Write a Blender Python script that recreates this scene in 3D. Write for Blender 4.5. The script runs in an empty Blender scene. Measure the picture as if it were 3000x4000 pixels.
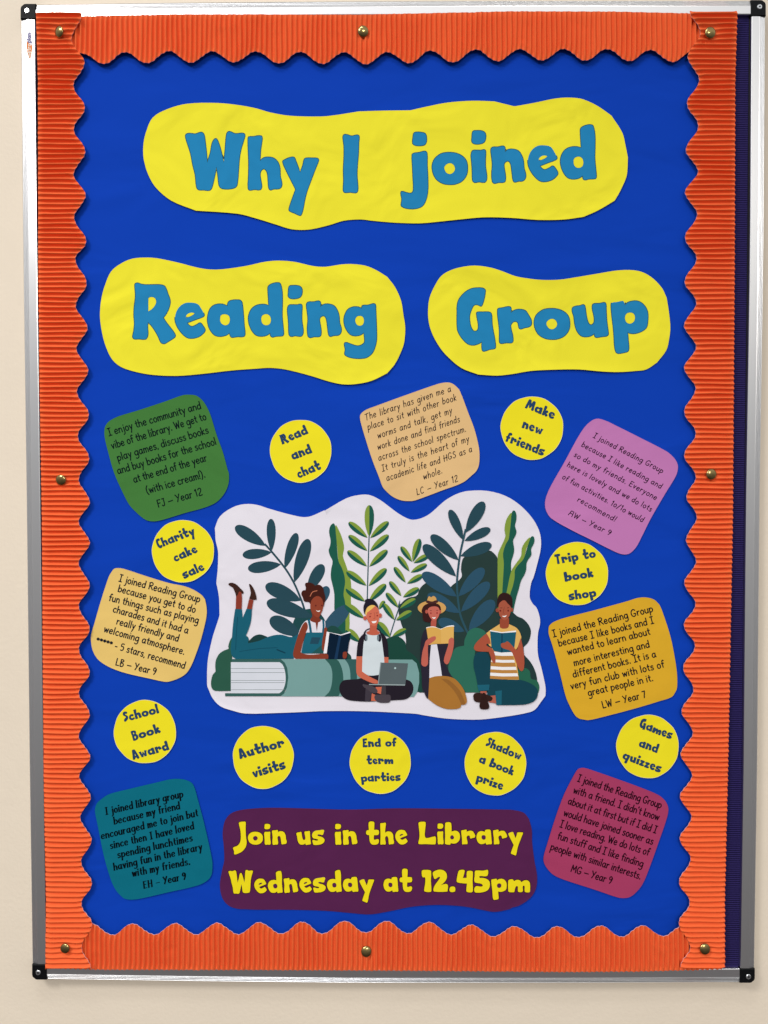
import bpy, bmesh, math, random
from mathutils import Vector, Matrix, Euler
from mathutils.geometry import tessellate_polygon
R = math.radians
scene = bpy.context.scene
C = scene.collection

# ------------------------------------------------------------------ camera
FPX, PW, PH = 3004.0, 3000.0, 4000.0
CAM_LOC = Vector((-0.00289, -0.95852, 1.40666))
CAM_ROT = Euler((1.54689, 0.00049, 0.00735), 'XYZ')
cd = bpy.data.cameras.new('camera')
cam = bpy.data.objects.new('camera', cd); C.objects.link(cam)
cam.location = CAM_LOC; cam.rotation_euler = CAM_ROT
cd.sensor_fit = 'VERTICAL'; cd.sensor_height = 36.0; cd.lens = 36.0 * FPX / PH
cd.clip_start = 0.01; cd.clip_end = 50
scene.camera = cam
CAM_M = CAM_ROT.to_matrix()

# ------------------------------------------------------------------ room light (indoor): soft room surround + ceiling lamps
w = bpy.data.worlds.new('World'); scene.world = w; w.use_nodes = True
nt = w.node_tree; nt.nodes.clear()
o = nt.nodes.new('ShaderNodeOutputWorld'); bg = nt.nodes.new('ShaderNodeBackground')
tc = nt.nodes.new('ShaderNodeTexCoord'); sp = nt.nodes.new('ShaderNodeSeparateXYZ')
mr = nt.nodes.new('ShaderNodeMapRange'); mr.inputs[1].default_value = -1; mr.inputs[2].default_value = 1
rp = nt.nodes.new('ShaderNodeValToRGB')
L = nt.links.new
L(tc.outputs['Generated'], sp.inputs[0]); L(sp.outputs['Z'], mr.inputs[0]); L(mr.outputs[0], rp.inputs[0])
L(rp.outputs[0], bg.inputs[0]); L(bg.outputs[0], o.inputs[0])
st = [(-1, .04, .035, .032), (-.53, .175, .16, .158), (-.28, .26, .255, .255), (0, .40, .395, .395), (.25, .62, .63, .635), (.48, 1.05, 1.05, 1.05), (1, .70, .70, .68)]
el = rp.color_ramp.elements
el[0].position = 0; el[1].position = 1
for z, r, g, b in st[1:-1]:
    e = el.new((z + 1) / 2); e.color = (r, g, b, 1)
el[0].color = st[0][1:] + (1,); el[len(el) - 1].color = st[-1][1:] + (1,)
bg.inputs[1].default_value = 0.8

def area(name, loc, size, power, col):
    l = bpy.data.lights.new(name, 'AREA'); l.shape = 'RECTANGLE'; l.size, l.size_y = size
    l.energy = power; l.color = col
    ob = bpy.data.objects.new(name, l); C.objects.link(ob); ob.location = loc
    return ob
area('ceiling_lamp', (-1.6, -2.1, 3.3), (.8, .8), 66, (1, .98, .95))
area('ceiling_lamp', (-0.4, -1.2, 3.5), (.7, .3), 12, (.97, .98, 1))
area('ceiling_lamp', (0.75, -3.3, 2.75), (.9, .9), 84, (1, .95, .88))
scene.view_settings.view_transform = 'Standard'; scene.view_settings.look = 'None'
scene.view_settings.exposure = 0; scene.view_settings.gamma = 1

# ------------------------------------------------------------------ helpers
def px2w(x, y, d):
    """point of the photographed plane that lies d metres in front of the wall"""
    v = CAM_M @ Vector(((x - PW / 2) / FPX, -(y - PH / 2) / FPX, -1.0))
    t = (-d - CAM_LOC.y) / v.y
    return CAM_LOC + v * t

def lin(c):
    c /= 255.0
    return c / 12.92 if c <= .04045 else ((c + .055) / 1.055) ** 2.4

LV = 0.93   # how bright a white sheet renders
MC = {}
def mat(name, rgb, rough=.6, spec=.2, metal=0, crumple=0, fine=0, vary=.04, vscale=14, wave=None, raw=False, fscale=900, stretch=None):
    if name in MC: return MC[name]
    m = bpy.data.materials.new(name); MC[name] = m; m.use_nodes = True
    n = m.node_tree.nodes; l = m.node_tree.links.new
    b = n['Principled BSDF']
    base = [min(.95, max(0.0, lin(v) / LV)) for v in rgb] if not raw else list(rgb)
    b.inputs['Roughness'].default_value = rough
    b.inputs['Specular IOR Level'].default_value = spec
    b.inputs['Metallic'].default_value = metal
    g = n.new('ShaderNodeNewGeometry')
    pos = g.outputs['Position']
    if vary:
        no = n.new('ShaderNodeTexNoise'); no.inputs['Scale'].default_value = vscale; no.inputs['Detail'].default_value = 4
        l(pos, no.inputs['Vector'])
        mp = n.new('ShaderNodeMapRange'); mp.inputs[3].default_value = 1 - vary; mp.inputs[4].default_value = 1 + vary
        l(no.outputs['Fac'], mp.inputs[0])
        vm = n.new('ShaderNodeVectorMath'); vm.operation = 'SCALE'; vm.inputs[0].default_value = base
        l(mp.outputs[0], vm.inputs['Scale']); l(vm.outputs[0], b.inputs['Base Color'])
    else:
        b.inputs['Base Color'].default_value = (*base, 1)
    last = None
    def bump(height, dist):
        nonlocal last
        bn = n.new('ShaderNodeBump'); bn.inputs['Distance'].default_value = dist
        l(height, bn.inputs['Height'])
        if last: l(last, bn.inputs['Normal'])
        last = bn.outputs[0]
    if crumple:
        no = n.new('ShaderNodeTexNoise'); no.inputs['Scale'].default_value = 11; no.inputs['Detail'].default_value = 2.5
        no.inputs['Distortion'].default_value = .6
        if stretch:
            mpn = n.new('ShaderNodeMapping'); mpn.inputs['Scale'].default_value = stretch; l(pos, mpn.inputs[0]); l(mpn.outputs[0], no.inputs['Vector'])
        else: l(pos, no.inputs['Vector'])
        bump(no.outputs['Fac'], crumple)
    if fine:
        no = n.new('ShaderNodeTexNoise'); no.inputs['Scale'].default_value = fscale; no.inputs['Detail'].default_value = 2
        l(pos, no.inputs['Vector']); bump(no.outputs['Fac'], fine)
    if wave:
        wv = n.new('ShaderNodeTexWave'); wv.bands_direction = 'Z'; wv.inputs['Scale'].default_value = wave[0]
        wv.inputs['Distortion'].default_value = .4; wv.inputs['Detail'].default_value = 1
        l(pos, wv.inputs['Vector']); bump(wv.outputs['Fac'], wave[1])
    if last: l(last, b.inputs['Normal'])
    return m

def paper_mat(name, rgb, cr=.0022, vary=.02): return mat(name, rgb, .8, .05, crumple=cr, fine=.00003, vary=vary)
def ink(rgb, name=None):
    return mat(name or 'ink_%d_%d_%d' % tuple(rgb), rgb, .8, .05, crumple=.0022, vary=.03, vscale=60)

def mesh_obj(name, verts, faces, m, parent=None, origin=None, smooth=False, mats=None, fm=None):
    org = Vector(origin) if origin is not None else Vector((0, 0, 0))
    me = bpy.data.meshes.new(name)
    me.from_pydata([tuple(Vector(v) - org) for v in verts], [], faces)
    for mm in (mats or [m]): me.materials.append(mm)
    if fm:
        for p, k in zip(me.polygons, fm): p.material_index = k
    if smooth:
        me.polygons.foreach_set('use_smooth', [True] * len(me.polygons))
    me.update()
    ob = bpy.data.objects.new(name, me); C.objects.link(ob)
    if parent is not None: ob.parent = parent
    else: ob.location = org
    return ob

def tag(o_, label, cat, group=None):
    o_['label'] = label; o_['category'] = cat
    if group: o_['group'] = group
    return o_
def empty(name, loc, label, cat, group=None):
    e = bpy.data.objects.new(name, None); C.objects.link(e); e.location = loc; e.empty_display_size = .02
    return tag(e, label, cat, group)

# frames in which outlines were measured: name -> (x0, y0, scale)
FR = {'P': (0, 0, 1), 'T1': (0, 0, 1.659), 'T2': (1000, 0, 1.659), 'T3': (2000, 0, 1.659),
      'T4': (0, 1000, 1.659), 'T5': (1000, 1000, 1.659), 'T6': (2000, 1000, 1.659),
      'T7': (0, 2000, 1.659), 'T8': (1000, 2000, 1.659), 'T9': (2000, 2000, 1.659),
      'T10': (0, 3000, 1.659), 'T11': (1000, 3000, 1.659), 'T12': (2000, 3000, 1.659),
      'A': (700, 480, 2.212), 'B': (1550, 460, 2.07375), 'Cc': (500, 1080, 3.318), 'D': (950, 1080, 3.01636),
      'E': (1750, 1100, 4.1475), 'F': (2050, 1130, 3.2529), 'Q1': (880, 3170, 2.6758), 'Q2': (1450, 3170, 2.51364),
      'Z1': (800, 1900, 3.318), 'Z2': (1250, 1900, 3.318), 'Z3': (1650, 1900, 3.318),
      'Z4': (800, 2350, 3.318), 'Z5': (1250, 2350, 3.318), 'Z6': (1650, 2350, 3.318),
      'green': (400, 1530, 3.318), 'peach': (1400, 1480, 3.318), 'orchid': (2120, 1630, 3.07222), 'tan': (350, 2210, 3.52979),
      'mustard': (2130, 2320, 3.13019), 'teal': (360, 3030, 3.45625), 'crimson': (2110, 2990, 3.25294)}
def T(fr, x, y):
    a = FR[fr]; return (a[0] + x / a[2], a[1] + y / a[2])
def parse(fr, s):
    """'x,y x,y* ...'; * marks a corner; 'T5:' switches frame"""
    pts = []
    for tk in s.split():
        if tk.endswith(':'): fr = tk[:-1]; continue
        c = tk.endswith('*'); x, y = tk.rstrip('*').split(',')
        X, Y = T(fr, float(x), float(y)); pts.append((X, Y, c))
    return pts
def smooth(pts, n=4, closed=True, allc=False):
    N = len(pts); out = []
    for i in range(N if closed else N - 1):
        p0 = Vector(pts[i - 1][:2]) if (closed or i > 0) else Vector(pts[i][:2])
        p1 = Vector(pts[i][:2]); p2 = Vector(pts[(i + 1) % N][:2])
        p3 = Vector(pts[(i + 2) % N][:2]) if (closed or i + 2 < N) else p2
        sl = (p2 - p1).length
        if sl < 1e-9: continue
        c1 = allc or (len(pts[i]) > 2 and pts[i][2]); c2 = allc or (len(pts[(i + 1) % N]) > 2 and pts[(i + 1) % N][2])
        d = (p2 - p1)
        def tan(a, b):
            v = b - a
            return v.normalized() * sl if v.length > 1e-9 else d
        m1 = d if c1 else tan(p0, p2); m2 = d if c2 else tan(p1, p3)
        k = 1 if (c1 and c2) else n
        for j in range(k):
            t = j / k; t2 = t * t; t3 = t2 * t
            q = p1 * (2 * t3 - 3 * t2 + 1) + m1 * (t3 - 2 * t2 + t) + p2 * (-2 * t3 + 3 * t2) + m2 * (t3 - t2)
            out.append((q.x, q.y))
    if not closed: out.append(tuple(pts[-1][:2]))
    return out
def sm(fr, s, n=4): return smooth(parse(fr, s), n)
def poly(fr, s): return [p[:2] for p in parse(fr, s)]
def area2(p): return sum(p[i - 1][0] * p[i][1] - p[i][0] * p[i - 1][1] for i in range(len(p)))
def offset(loop, d):
    """grow (d>0) a closed loop outwards"""
    s = 1 if area2(loop) > 0 else -1
    N = len(loop); out = []
    for i in range(N):
        a, b, c = Vector(loop[i - 1]), Vector(loop[i]), Vector(loop[(i + 1) % N])
        e1 = (b - a); e2 = (c - b)
        if e1.length < 1e-9 or e2.length < 1e-9: out.append(tuple(b)); continue
        n1 = Vector((e1.y, -e1.x)).normalized(); n2 = Vector((e2.y, -e2.x)).normalized()
        n_ = n1 + n2
        if n_.length < .4: n_ = n1
        n_.normalize(); k = min(1.25, 1 / max(.3, n_.dot(n1)))
        q = b + n_ * (d * s * k); out.append((q.x, q.y))
    return out
def tess(loops, dfun):
    """loops in px (outer first, holes after) -> verts, faces facing the camera"""
    vs = [px2w(x, y, dfun) if not callable(dfun) else px2w(x, y, dfun(x, y)) for lp in loops for (x, y) in lp]
    tris = tessellate_polygon([[Vector((x, y, 0)) for (x, y) in lp] for lp in loops])
    F = []
    for t in tris:
        a, b, c = (vs[k] for k in t)
        if (b - a).cross(c - a).y > 0: t = (t[0], t[2], t[1])
        F.append(tuple(t))
    return vs, F
def print_shape(name, shapes, d, m, parent, org, par=None):
    """flat printed area: shapes = list of loop-lists"""
    V, F = [], []
    for loops in shapes:
        v, f = tess(loops, d); k = len(V)
        V += v; F += [tuple(i + k for i in t) for t in f]
    return mesh_obj(name, V, F, m, parent=parent, origin=org)

def inset_loop(loop, d):
    """inner ring of a cut sheet: normals averaged over a window so that the ring never folds over itself"""
    N = len(loop); out = []
    s = 1 if area2(loop) > 0 else -1
    k = max(2, N // 60)
    for i in range(N):
        v = Vector((0, 0))
        for q in range(-k, k):
            a = Vector(loop[(i + q) % N]); b = Vector(loop[(i + q + 1) % N]); v += Vector((b.y - a.y, a.x - b.x))
        v.normalize(); p = Vector(loop[i]) - v * (d * s); out.append((p.x, p.y))
    return out
WHITE_EDGE = mat('paper_core', (234, 228, 176), .7, .1, vary=0)
def paper(name, label, cat, outline, d, m, inset=0, lift=0, group=None, thick=.00028, seed=0, rim=False):
    rnd = random.Random(seed)
    ph = [rnd.uniform(0, 6.28) for _ in range(3)]
    if area2(outline) < 0: outline = outline[::-1]
    cx = sum(p[0] for p in outline) / len(outline); cy = sum(p[1] for p in outline) / len(outline)
    org = px2w(cx, cy, d)
    ymin = min(p[1] for p in outline); ymax = max(p[1] for p in outline)
    N = len(outline)
    outs = []
    for i, (x, y) in enumerate(outline):
        a = 6.2832 * i / N
        k = .35 + .35 * math.sin(2 * a + ph[0]) + .3 * math.sin(5 * a + ph[1])
        k = max(0, k) * (.35 + .65 * (y - ymin) / (ymax - ymin))
        lf = lift * k
        outs.append(px2w(x, y, d + lf))
    V = list(outs); F = []; fm = []
    if inset:
        inner = inset_loop(outline, inset)
        mid = inset_loop(outline, inset * .5)
        mv = []
        for i, (x, y) in enumerate(mid):
            lf = (-outs[i].y - d)
            mv.append(px2w(x, y, d + lf * .3))
        vi, fi = tess([inner], d)
        V += mv; V += vi
        for i in range(N):
            j = (i + 1) % N
            for (A, B) in ((0, N), (N, 2 * N)):
                f = (A + i, A + j, B + j, B + i)
                if (V[f[1]] - V[f[0]]).cross(V[f[2]] - V[f[0]]).y > 0: f = f[::-1]
                F.append(f); fm.append(1 if (rim and A == 0) else 0)
        F += [tuple(k + 2 * N for k in t) for t in fi]; fm += [0] * len(fi)
    else:
        vi, fi = tess([outline], d)
        F += fi; fm += [0] * len(fi)
    k0 = len(V)
    V += [v + Vector((0, thick, 0)) for v in outs]; V += list(outs)
    for i in range(N):
        j = (i + 1) % N
        F.append((k0 + N + i, k0 + N + j, k0 + j, k0 + i)); fm.append(1 if rim else 0)
    ob = mesh_obj(name, V, F, None, origin=org, mats=[m, WHITE_EDGE], fm=fm)
    for p in ob.data.polygons:
        if p.material_index == 0: p.use_smooth = True
    tag(ob, label, cat, group)
    return ob, org

def interp(tab, x):
    if x <= tab[0][0]: return tab[0][1]
    for (a, b), (c, d) in zip(tab, tab[1:]):
        if x <= c: return b + (d - b) * (x - a) / (c - a)
    return tab[-1][1]
def cosint(tab, x):
    if x <= tab[0][0]: return tab[0][1]
    for (a, b), (c, d) in zip(tab, tab[1:]):
        if x <= c:
            t = (x - a) / (c - a); return b + (d - b) * (1 - math.cos(math.pi * t)) / 2
    return tab[-1][1]

# ------------------------------------------------------------------ wall
WALL = mat('painted_wall', (227, 214, 196), .8, .08, fine=.00025, vary=.035, vscale=5, fscale=210, crumple=.0012)
def wall():
    s = 2.6
    vs = [(-s, 0, -.1), (s, 0, -.1), (s, 0, 3.2), (-s, 0, 3.2)]
    ob = mesh_obj('wall', vs, [(0, 1, 2, 3)], WALL); ob['kind'] = 'structure'
wall()

# ------------------------------------------------------------------ notice board: aluminium frame, corner caps, felt panel
DF = .0165      # frame face, metres in front of the wall
ALU = mat('anodised_aluminium', (.79, .79, .80), .3, .5, metal=1, vary=.0, raw=True)
BLACK = mat('black_plastic', (12, 13, 15), .5, .12, vary=.1, vscale=200, fine=.00004)
GASK = mat('black_gasket', (14, 13, 18), .7, .2, vary=0)
STEEL = mat('zinc_screw', (.72, .74, .76), .25, .5, metal=1, raw=True, vary=0)
FELT = mat('ribbed_felt', (40, 32, 84), .9, .15, vary=.18, vscale=500, wave=(120, .0009), fine=.0003, fscale=1600)
board = empty('notice_board', px2w(1500, 1950, .012), 'portrait notice board with silver aluminium frame and black corner caps on cream wall', 'notice board')
BO = board.location.copy()

OUT_L = [(73, 78.8), (1000, 87), (2000, 101), (3000, 112), (3768, 123.5)]
OUT_R = [(61, 2993), (1000, 2987), (2000, 2971), (3000, 2962), (3785, 2950)]
OUT_T = [(138, 13.6), (700, 5.5), (1300, .9), (2000, -1.5), (2934, -1.5)]
OUT_B = [(181, 3829), (800, 3838), (1400, 3844), (2200, 3844.5), (2891, 3841.5)]
WD = 58.5
MM = px2w(1510, 2000, DF) - px2w(1500, 2000, DF)
PXMM = 10 / (MM.length * 1000)     # px per mm
prof = [(0, 2), (0, 13.6), (.35, 14.6), (.8, 15.1)]
for gx in (1.75, 3.65, 5.55, 7.2)[:4]:
    zz = 15.2 + (gx - .8) * .2
    prof += [(gx - .48, zz), (gx - .12, zz - .42), (gx + .12, zz - .42), (gx + .48, zz + .1)]
prof += [(8.1, 16.5), (17.0, 16.5), (17.7, 16.2), (18.1, 15.4), (18.1, 11)]
def rail(side, tab, a, b):
    V, F = [], []; n = 14
    sgn = {'L': 1, 'T': 1, 'R': -1, 'B': -1}[side]
    for i in range(n + 1):
        s = a + (b - a) * i / n; o_ = interp(tab, s)
        for (u, dd) in prof:
            q = o_ + sgn * u * PXMM
            p = px2w(q, s, DF) if side in 'LR' else px2w(s, q, DF)
            V.append(Vector((p.x, -dd / 1000, p.z)))
    m_ = len(prof)
    for i in range(n):
        for j in range(m_ - 1):
            f = (i * m_ + j, (i + 1) * m_ + j, (i + 1) * m_ + j + 1, i * m_ + j + 1)
            F.append(f if side in 'TR' else f[::-1])
    ob = mesh_obj('frame_rail', V, F, ALU, board, BO)
    bm = bmesh.new(); bm.from_mesh(ob.data); bmesh.ops.recalc_face_normals(bm, faces=bm.faces)
    bm.normal_update()
    s_ = sum(f.normal.y * f.calc_area() for f in bm.faces)
    if s_ > 0: bmesh.ops.reverse_faces(bm, faces=bm.faces)
    bm.to_mesh(ob.data); bm.free()
rail('L', OUT_L, 71, 3770); rail('R', OUT_R, 59, 3787); rail('T', OUT_T, 136, 2936); rail('B', OUT_B, 179, 2893)

def solid(name, loop, d0, d1, m, parent, org, bev=.0006, feat=None):
    """extruded plate from loop (px) between depths d0<d1 with a bevelled front edge"""
    if area2(loop) < 0: loop = loop[::-1]
    inn = offset(loop, -bev * 1000 * PXMM)
    N = len(loop)
    V = [px2w(x, y, d1) for x, y in loop]
    V = [Vector((v.x, -d0, v.z)) for v in V] + [Vector((v.x, -(d1 - bev), v.z)) for v in V]
    vi, fi = tess([inn], d1)
    V += vi; F = []
    for a in (0, N):
        for i in range(N):
            j = (i + 1) % N; F.append((a + i, a + j, a + N + j, a + N + i))
    F += [tuple(k + 2 * N for k in t) for t in fi]
    ob = mesh_obj(name, V, F, m, parent, org)
    bm = bmesh.new(); bm.from_mesh(ob.data); bmesh.ops.recalc_face_normals(bm, faces=bm.faces)
    if sum(f.normal.y * f.calc_area() for f in bm.faces) > 0: bmesh.ops.reverse_faces(bm, faces=bm.faces)
    bm.to_mesh(ob.data); bm.free()
    return ob
def disc(cx, cy, r, n=24, ry=None): return [(cx + r * math.cos(6.28318 * i / n), cy + (ry or r) * math.sin(6.28318 * i / n)) for i in range(n)]

def cap(x0, y0, x1, y1, cx, cy, sx, sy):
    """corner cap; (cx,cy) is the rounded corner, (sx,sy) the screw"""
    r = 21
    ix = 1 if cx < (x0 + x1) / 2 else -1; iy = 1 if cy < (y0 + y1) / 2 else -1
    ax, ay = (x0 if ix > 0 else x1), (y0 if iy > 0 else y1)
    bx, by = (x1 if ix > 0 else x0), (y1 if iy > 0 else y0)
    loop = [(bx, by), (ax, by)]
    arc = []
    for i in range(9):
        t = math.pi / 2 * i / 8
        rr = r * (1 - .06 * (3 < i < 6))
        arc.append((ax + ix * (r - rr * math.cos(t)), ay + iy * (r - rr * math.sin(t))))
    loop += arc + [(bx, ay)]
    c_ = solid('corner_cap', loop, .001, DF + .0012, BLACK, board, BO, bev=.0009)
    s_ = solid('screw', disc(sx, sy, 10), .012, DF + .0019, STEEL, c_, BO, bev=.0006)
    cr = [[(sx + a, sy + b) for a, b in ((-5, -1.4), (-1.4, -1.4), (-1.4, -5), (1.4, -5), (1.4, -1.4), (5, -1.4), (5, 1.4), (1.4, 1.4), (1.4, 5), (-1.4, 5), (-1.4, 1.4), (-5, 1.4))]]
    print_shape('screw_slot', [cr], DF + .00195, GASK, c_, BO)
    for k in ((bx - ix * 14, ay + iy * 17), (ax + ix * 17, by - iy * 14)):
        print_shape('locating_hole', [[disc(k[0], k[1], 2.6, 10)]], DF + .00125, GASK, c_, BO)
cap(79, 13, 139, 73.5, 79, 13, 104, 40)
cap(2934, -2, 2993, 61, 2993, -2, 2968.6, 25)
cap(124, 3768, 181.5, 3828.5, 124, 3828, 148, 3801)
cap(2891, 3785, 2950, 3841, 2950, 3841, 2925, 3817)

DP = .0118   # felt face
solid('felt_panel', [(130, 40), (2950, 35), (2915, 3810), (170, 3800)], .003, DP, FELT, board, BO, bev=.0002)
solid('gasket_strip', [(134, 70), (147, 70), (153, 1000), (168, 2000), (175, 3000), (189, 3775), (178, 3775), (164, 3000), (157, 2000), (143, 1000)], .004, DP + .0006, GASK, board, BO, bev=.0002)
solid('gasket_strip', [(2926, 60), (2940, 60), (2930, 1000), (2916, 2000), (2906, 3000), (2896, 3785), (2888, 3785), (2898, 3000), (2907, 2000), (2919, 1000)], .004, DP + .0006, GASK, board, BO, bev=.0002)
solid('gasket_strip', [(2850, 50), (2936, 50), (2936, 62), (2850, 62)], .004, DP + .0007, GASK, board, BO, bev=.0002)

# ------------------------------------------------------------------ lettering: one chunky cut-out alphabet, one pen alphabet
G = {}   # char -> (frame, [loops], baseline y in frame)
def glyph(ch, fr, base, *loops): G[ch] = (fr, [sm(fr, s, 3) for s in loops], FR[fr][1] + base / FR[fr][2])
glyph('W', 'A', 578, "60,100 95,92 140,97 190,82 212,98 222,150 232,230 242,345* 270,260 285,180 305,142 322,140 340,175 360,240 385,345* 395,270 402,180 412,95 432,75 485,95 545,90 566,102 558,145 535,220 520,300 512,400 503,510 490,552 445,568 380,568 352,552 342,520 335,450 322,378* 305,460 285,545 265,580 210,578 165,575 150,545 140,450 118,360 100,265 78,195 58,130")
glyph('h', 'A', 576, "596,140 602,122 640,120 690,112 714,120 712,170 702,240 698,330* 730,303 775,297 820,308 855,345 870,400 872,460 886,520 880,555 860,568 815,570 788,578 775,560 770,510 764,440 748,405 728,396 705,415 698,450 705,500 712,550 700,576 650,574 610,580 597,565 600,460 602,350 598,240")
glyph('y', 'A', 560, "896,335 915,318 950,303 990,298 1005,325 1045,430* 1070,365 1082,315 1100,305 1150,305 1195,308 1203,325 1180,385 1140,490 1105,585 1085,660 1070,740 1055,790 1045,799 1000,780 955,760 950,745 975,665 1008,575* 960,480 925,410")
glyph('I', 'A', 600, "1416,125 1425,103 1450,103 1490,115 1535,106 1553,115 1550,170 1548,250 1540,350 1535,450 1542,540 1540,590 1525,603 1480,598 1430,600 1419,580 1422,500 1420,400 1425,300 1425,200")
glyph('j', 'B', 540, "125,300 140,288 180,283 225,272 243,285 245,380 250,480 250,590 235,665 205,715 150,735 80,733 42,718 36,705 42,660 34,615 40,598 75,607 110,613 130,602 136,570 132,480 128,390", "137,130 150,119 195,119 230,130 240,165 235,205 215,222 160,224 133,212 129,190 133,155")
glyph('o', 'B', 540, "287,410 300,345 340,303 385,285 460,284 520,305 560,345 572,400 565,460 530,510 480,535 430,540 370,530 315,490", "383,405 400,378 430,366 458,378 473,410 462,440 432,458 400,445")
glyph('i', 'B', 521, "604,290 615,268 640,264 680,265 710,260 719,275 717,330 718,400 728,470 725,505 710,522 665,518 630,523 615,505 612,430 608,370 603,320", "610,160 617,112 645,105 690,108 715,125 719,165 705,198 670,211 630,210 610,195")
glyph('n', 'B', 525, "763,260 775,240 820,238 860,230 875,242 875,278* 905,258 945,256 985,270 1010,305 1025,350 1030,410 1043,455 1040,490 1020,510 985,513 955,520 943,505 935,450 925,380 912,355 895,350 872,365 867,390 877,450 880,495 870,520 825,523 790,530 775,515 770,450 775,380 768,310")
glyph('e', 'B', 515, "1062,360 1068,310 1095,260 1140,228 1190,223 1245,235 1275,275 1297,325 1285,340 1220,365 1158,390* 1175,412 1200,422 1240,405 1265,392 1290,420 1304,450 1290,475 1250,505 1190,517 1150,505 1105,460 1075,410", "1150,345 1155,325 1180,308 1215,307 1218,316 1190,335 1152,348")
glyph('d', 'B', 498, "1327,370 1330,320 1355,270 1395,243 1450,235 1495,245* 1492,190 1488,120 1492,85 1530,63 1575,58 1590,70 1603,130 1605,220 1603,330 1612,430 1615,480 1605,492 1555,495 1525,502 1510,492 1507,468* 1470,490 1420,495 1380,480 1345,430", "1430,360 1437,328 1470,313 1500,325 1513,360 1503,395 1473,408 1442,395")
glyph('R', 'Cc', 810, "90,125 95,95 125,87 175,103 240,110 350,108 420,110 470,125 495,165 515,225 540,290 545,335 530,405 495,480 455,535* 490,590 540,655 590,720 612,765 600,790 530,835 475,868 440,862 420,840 395,780 350,700 300,630 258,590* 252,650 257,730 250,780 230,808 190,812 140,807 85,808 65,790 65,760 78,700 85,600 78,500 82,400 95,300 98,220", "262,295 270,272 310,264 350,280 367,325 355,370 310,425 262,455*")
glyph('a', 'Cc', 780, "1032,545 1045,470 1080,400 1140,365 1220,360 1290,385* 1295,350 1310,325 1350,310 1440,307 1470,325 1482,370 1495,500 1505,640 1515,740 1500,775 1430,777 1350,787 1332,775 1315,730* 1270,760 1190,775 1120,755 1060,680 1035,600", "1192,545 1205,500 1260,487 1310,510 1323,560 1310,610 1270,635 1220,620 1195,585")
glyph('g', 'D', 697, "1188,520 1200,450 1235,390 1290,362 1350,360 1400,378* 1405,345 1470,340 1530,323 1555,330 1560,380 1565,500 1570,620 1570,740 1555,820 1520,900 1460,950 1400,963 1330,963 1260,952 1210,930 1197,910 1205,860 1193,800 1205,780 1260,795 1330,818 1380,815 1425,785 1433,750 1422,660* 1380,688 1310,697 1255,675 1205,600", "1318,515 1335,475 1370,462 1410,475 1425,520 1412,565 1375,583 1335,565")
glyph('G', 'E', 1027, "150,480 150,400 175,300 240,210 320,145 400,112 480,104 560,108 600,135 600,180 585,270 560,355 535,395 505,382 455,370 410,390 380,450 350,540 348,620 365,720 400,790 435,808 475,795 493,750 492,680 475,590 465,510 480,497 560,495 660,495 695,515 707,570 712,680 730,800 755,930 768,1050 755,1082 680,1095 600,1122 565,1120 553,1080 550,975* 480,1010 400,1027 320,1005 240,930 180,840 155,770 148,620")
glyph('r', 'E', 995, "805,470 815,440 880,428 970,408 1010,415 1020,440 1018,505* 1070,470 1130,453 1210,457 1260,480 1300,540 1345,620 1352,670 1340,710 1300,733 1240,745 1180,765 1155,750 1145,710 1130,660 1090,642 1050,655 1015,705 1020,770 1040,850 1052,940 1045,975 1020,990 950,988 865,1000 840,985 835,930 835,800 825,690 808,560")
glyph('u', 'F', 604, "603,265 612,232 660,215 705,210 740,197 760,210 770,260 785,360 805,425 835,455 870,440 885,400 878,330 860,250 862,200 880,185 950,182 1010,170 1028,185 1032,260 1040,400 1058,540 1058,575 1040,592 980,600 915,610 893,600 885,560* 840,590 770,602 710,585 660,520 635,430 625,350 610,300")
glyph('p', 'F', 558, "1098,195 1110,170 1170,162 1245,147 1262,165 1272,205* 1310,170 1370,152 1430,152 1490,180 1540,240 1562,310 1558,430 1540,490 1480,535 1400,560 1340,558 1305,545* 1312,640 1320,740 1310,785 1270,800 1190,813 1160,795 1142,720 1135,600 1125,480 1105,310", "1270,365 1290,310 1340,293 1385,310 1403,360 1385,415 1335,440 1290,420")
GF = {}  # alphabet in units of cap height: char -> (loops y-up, width)
def norm(ch, sc):
    fr, loops, by = G[ch]
    xs = [p[0] for l_ in loops for p in l_]; x0 = min(xs)
    return [[((x - x0) / sc, (by - y) / sc) for x, y in l_] for l_ in loops], (max(xs) - x0) / sc
for ch in G: GF[ch] = norm(ch, 215.0)
def unit(ch, fr, base, sc, *loops):
    glyph(ch, fr, base, *loops); GF[ch] = norm(ch, sc)
unit('J', 'Q1', 345, 86, "138,125 145,113 200,107 206,120 205,180 208,260 215,320 205,370 170,415 130,437 100,447 92,440 90,410 80,380 90,370 125,355 150,320 158,260 152,190")
unit('s', 'Q1', 345, 86, "1032,194 1028,225 1018,245 985,238 965,243 972,254 1010,265 1037,287 1035,315 1010,338 960,347 925,345 918,330 912,302 920,294 955,303 972,296 955,286 922,278 910,258 915,225 940,203 985,196")
unit('t', 'Q2', 788, 86, "303,580 315,565 350,567 358,580 355,645* 395,648 402,665 398,690 380,697 355,697* 352,735 362,742 385,735 400,742 400,765 385,785 350,790 325,780 312,750 308,697* 285,692 278,675 285,652 305,648*")
unit('L', 'Q2', 322, 86, "465,120 472,107 520,103 533,112 528,180 525,240 540,262 620,245 630,260 628,315 620,323 540,320 470,320 463,310 475,240")
unit('b', 'Q2', 322, 86, "722,120 740,108 770,110 780,125 783,185 782,198* 820,190 850,205 863,240 855,285 825,312 795,315 775,312 770,325 730,322 720,315 722,250", "770,252 778,237 793,235 805,250 803,268 787,275 773,268")
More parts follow.
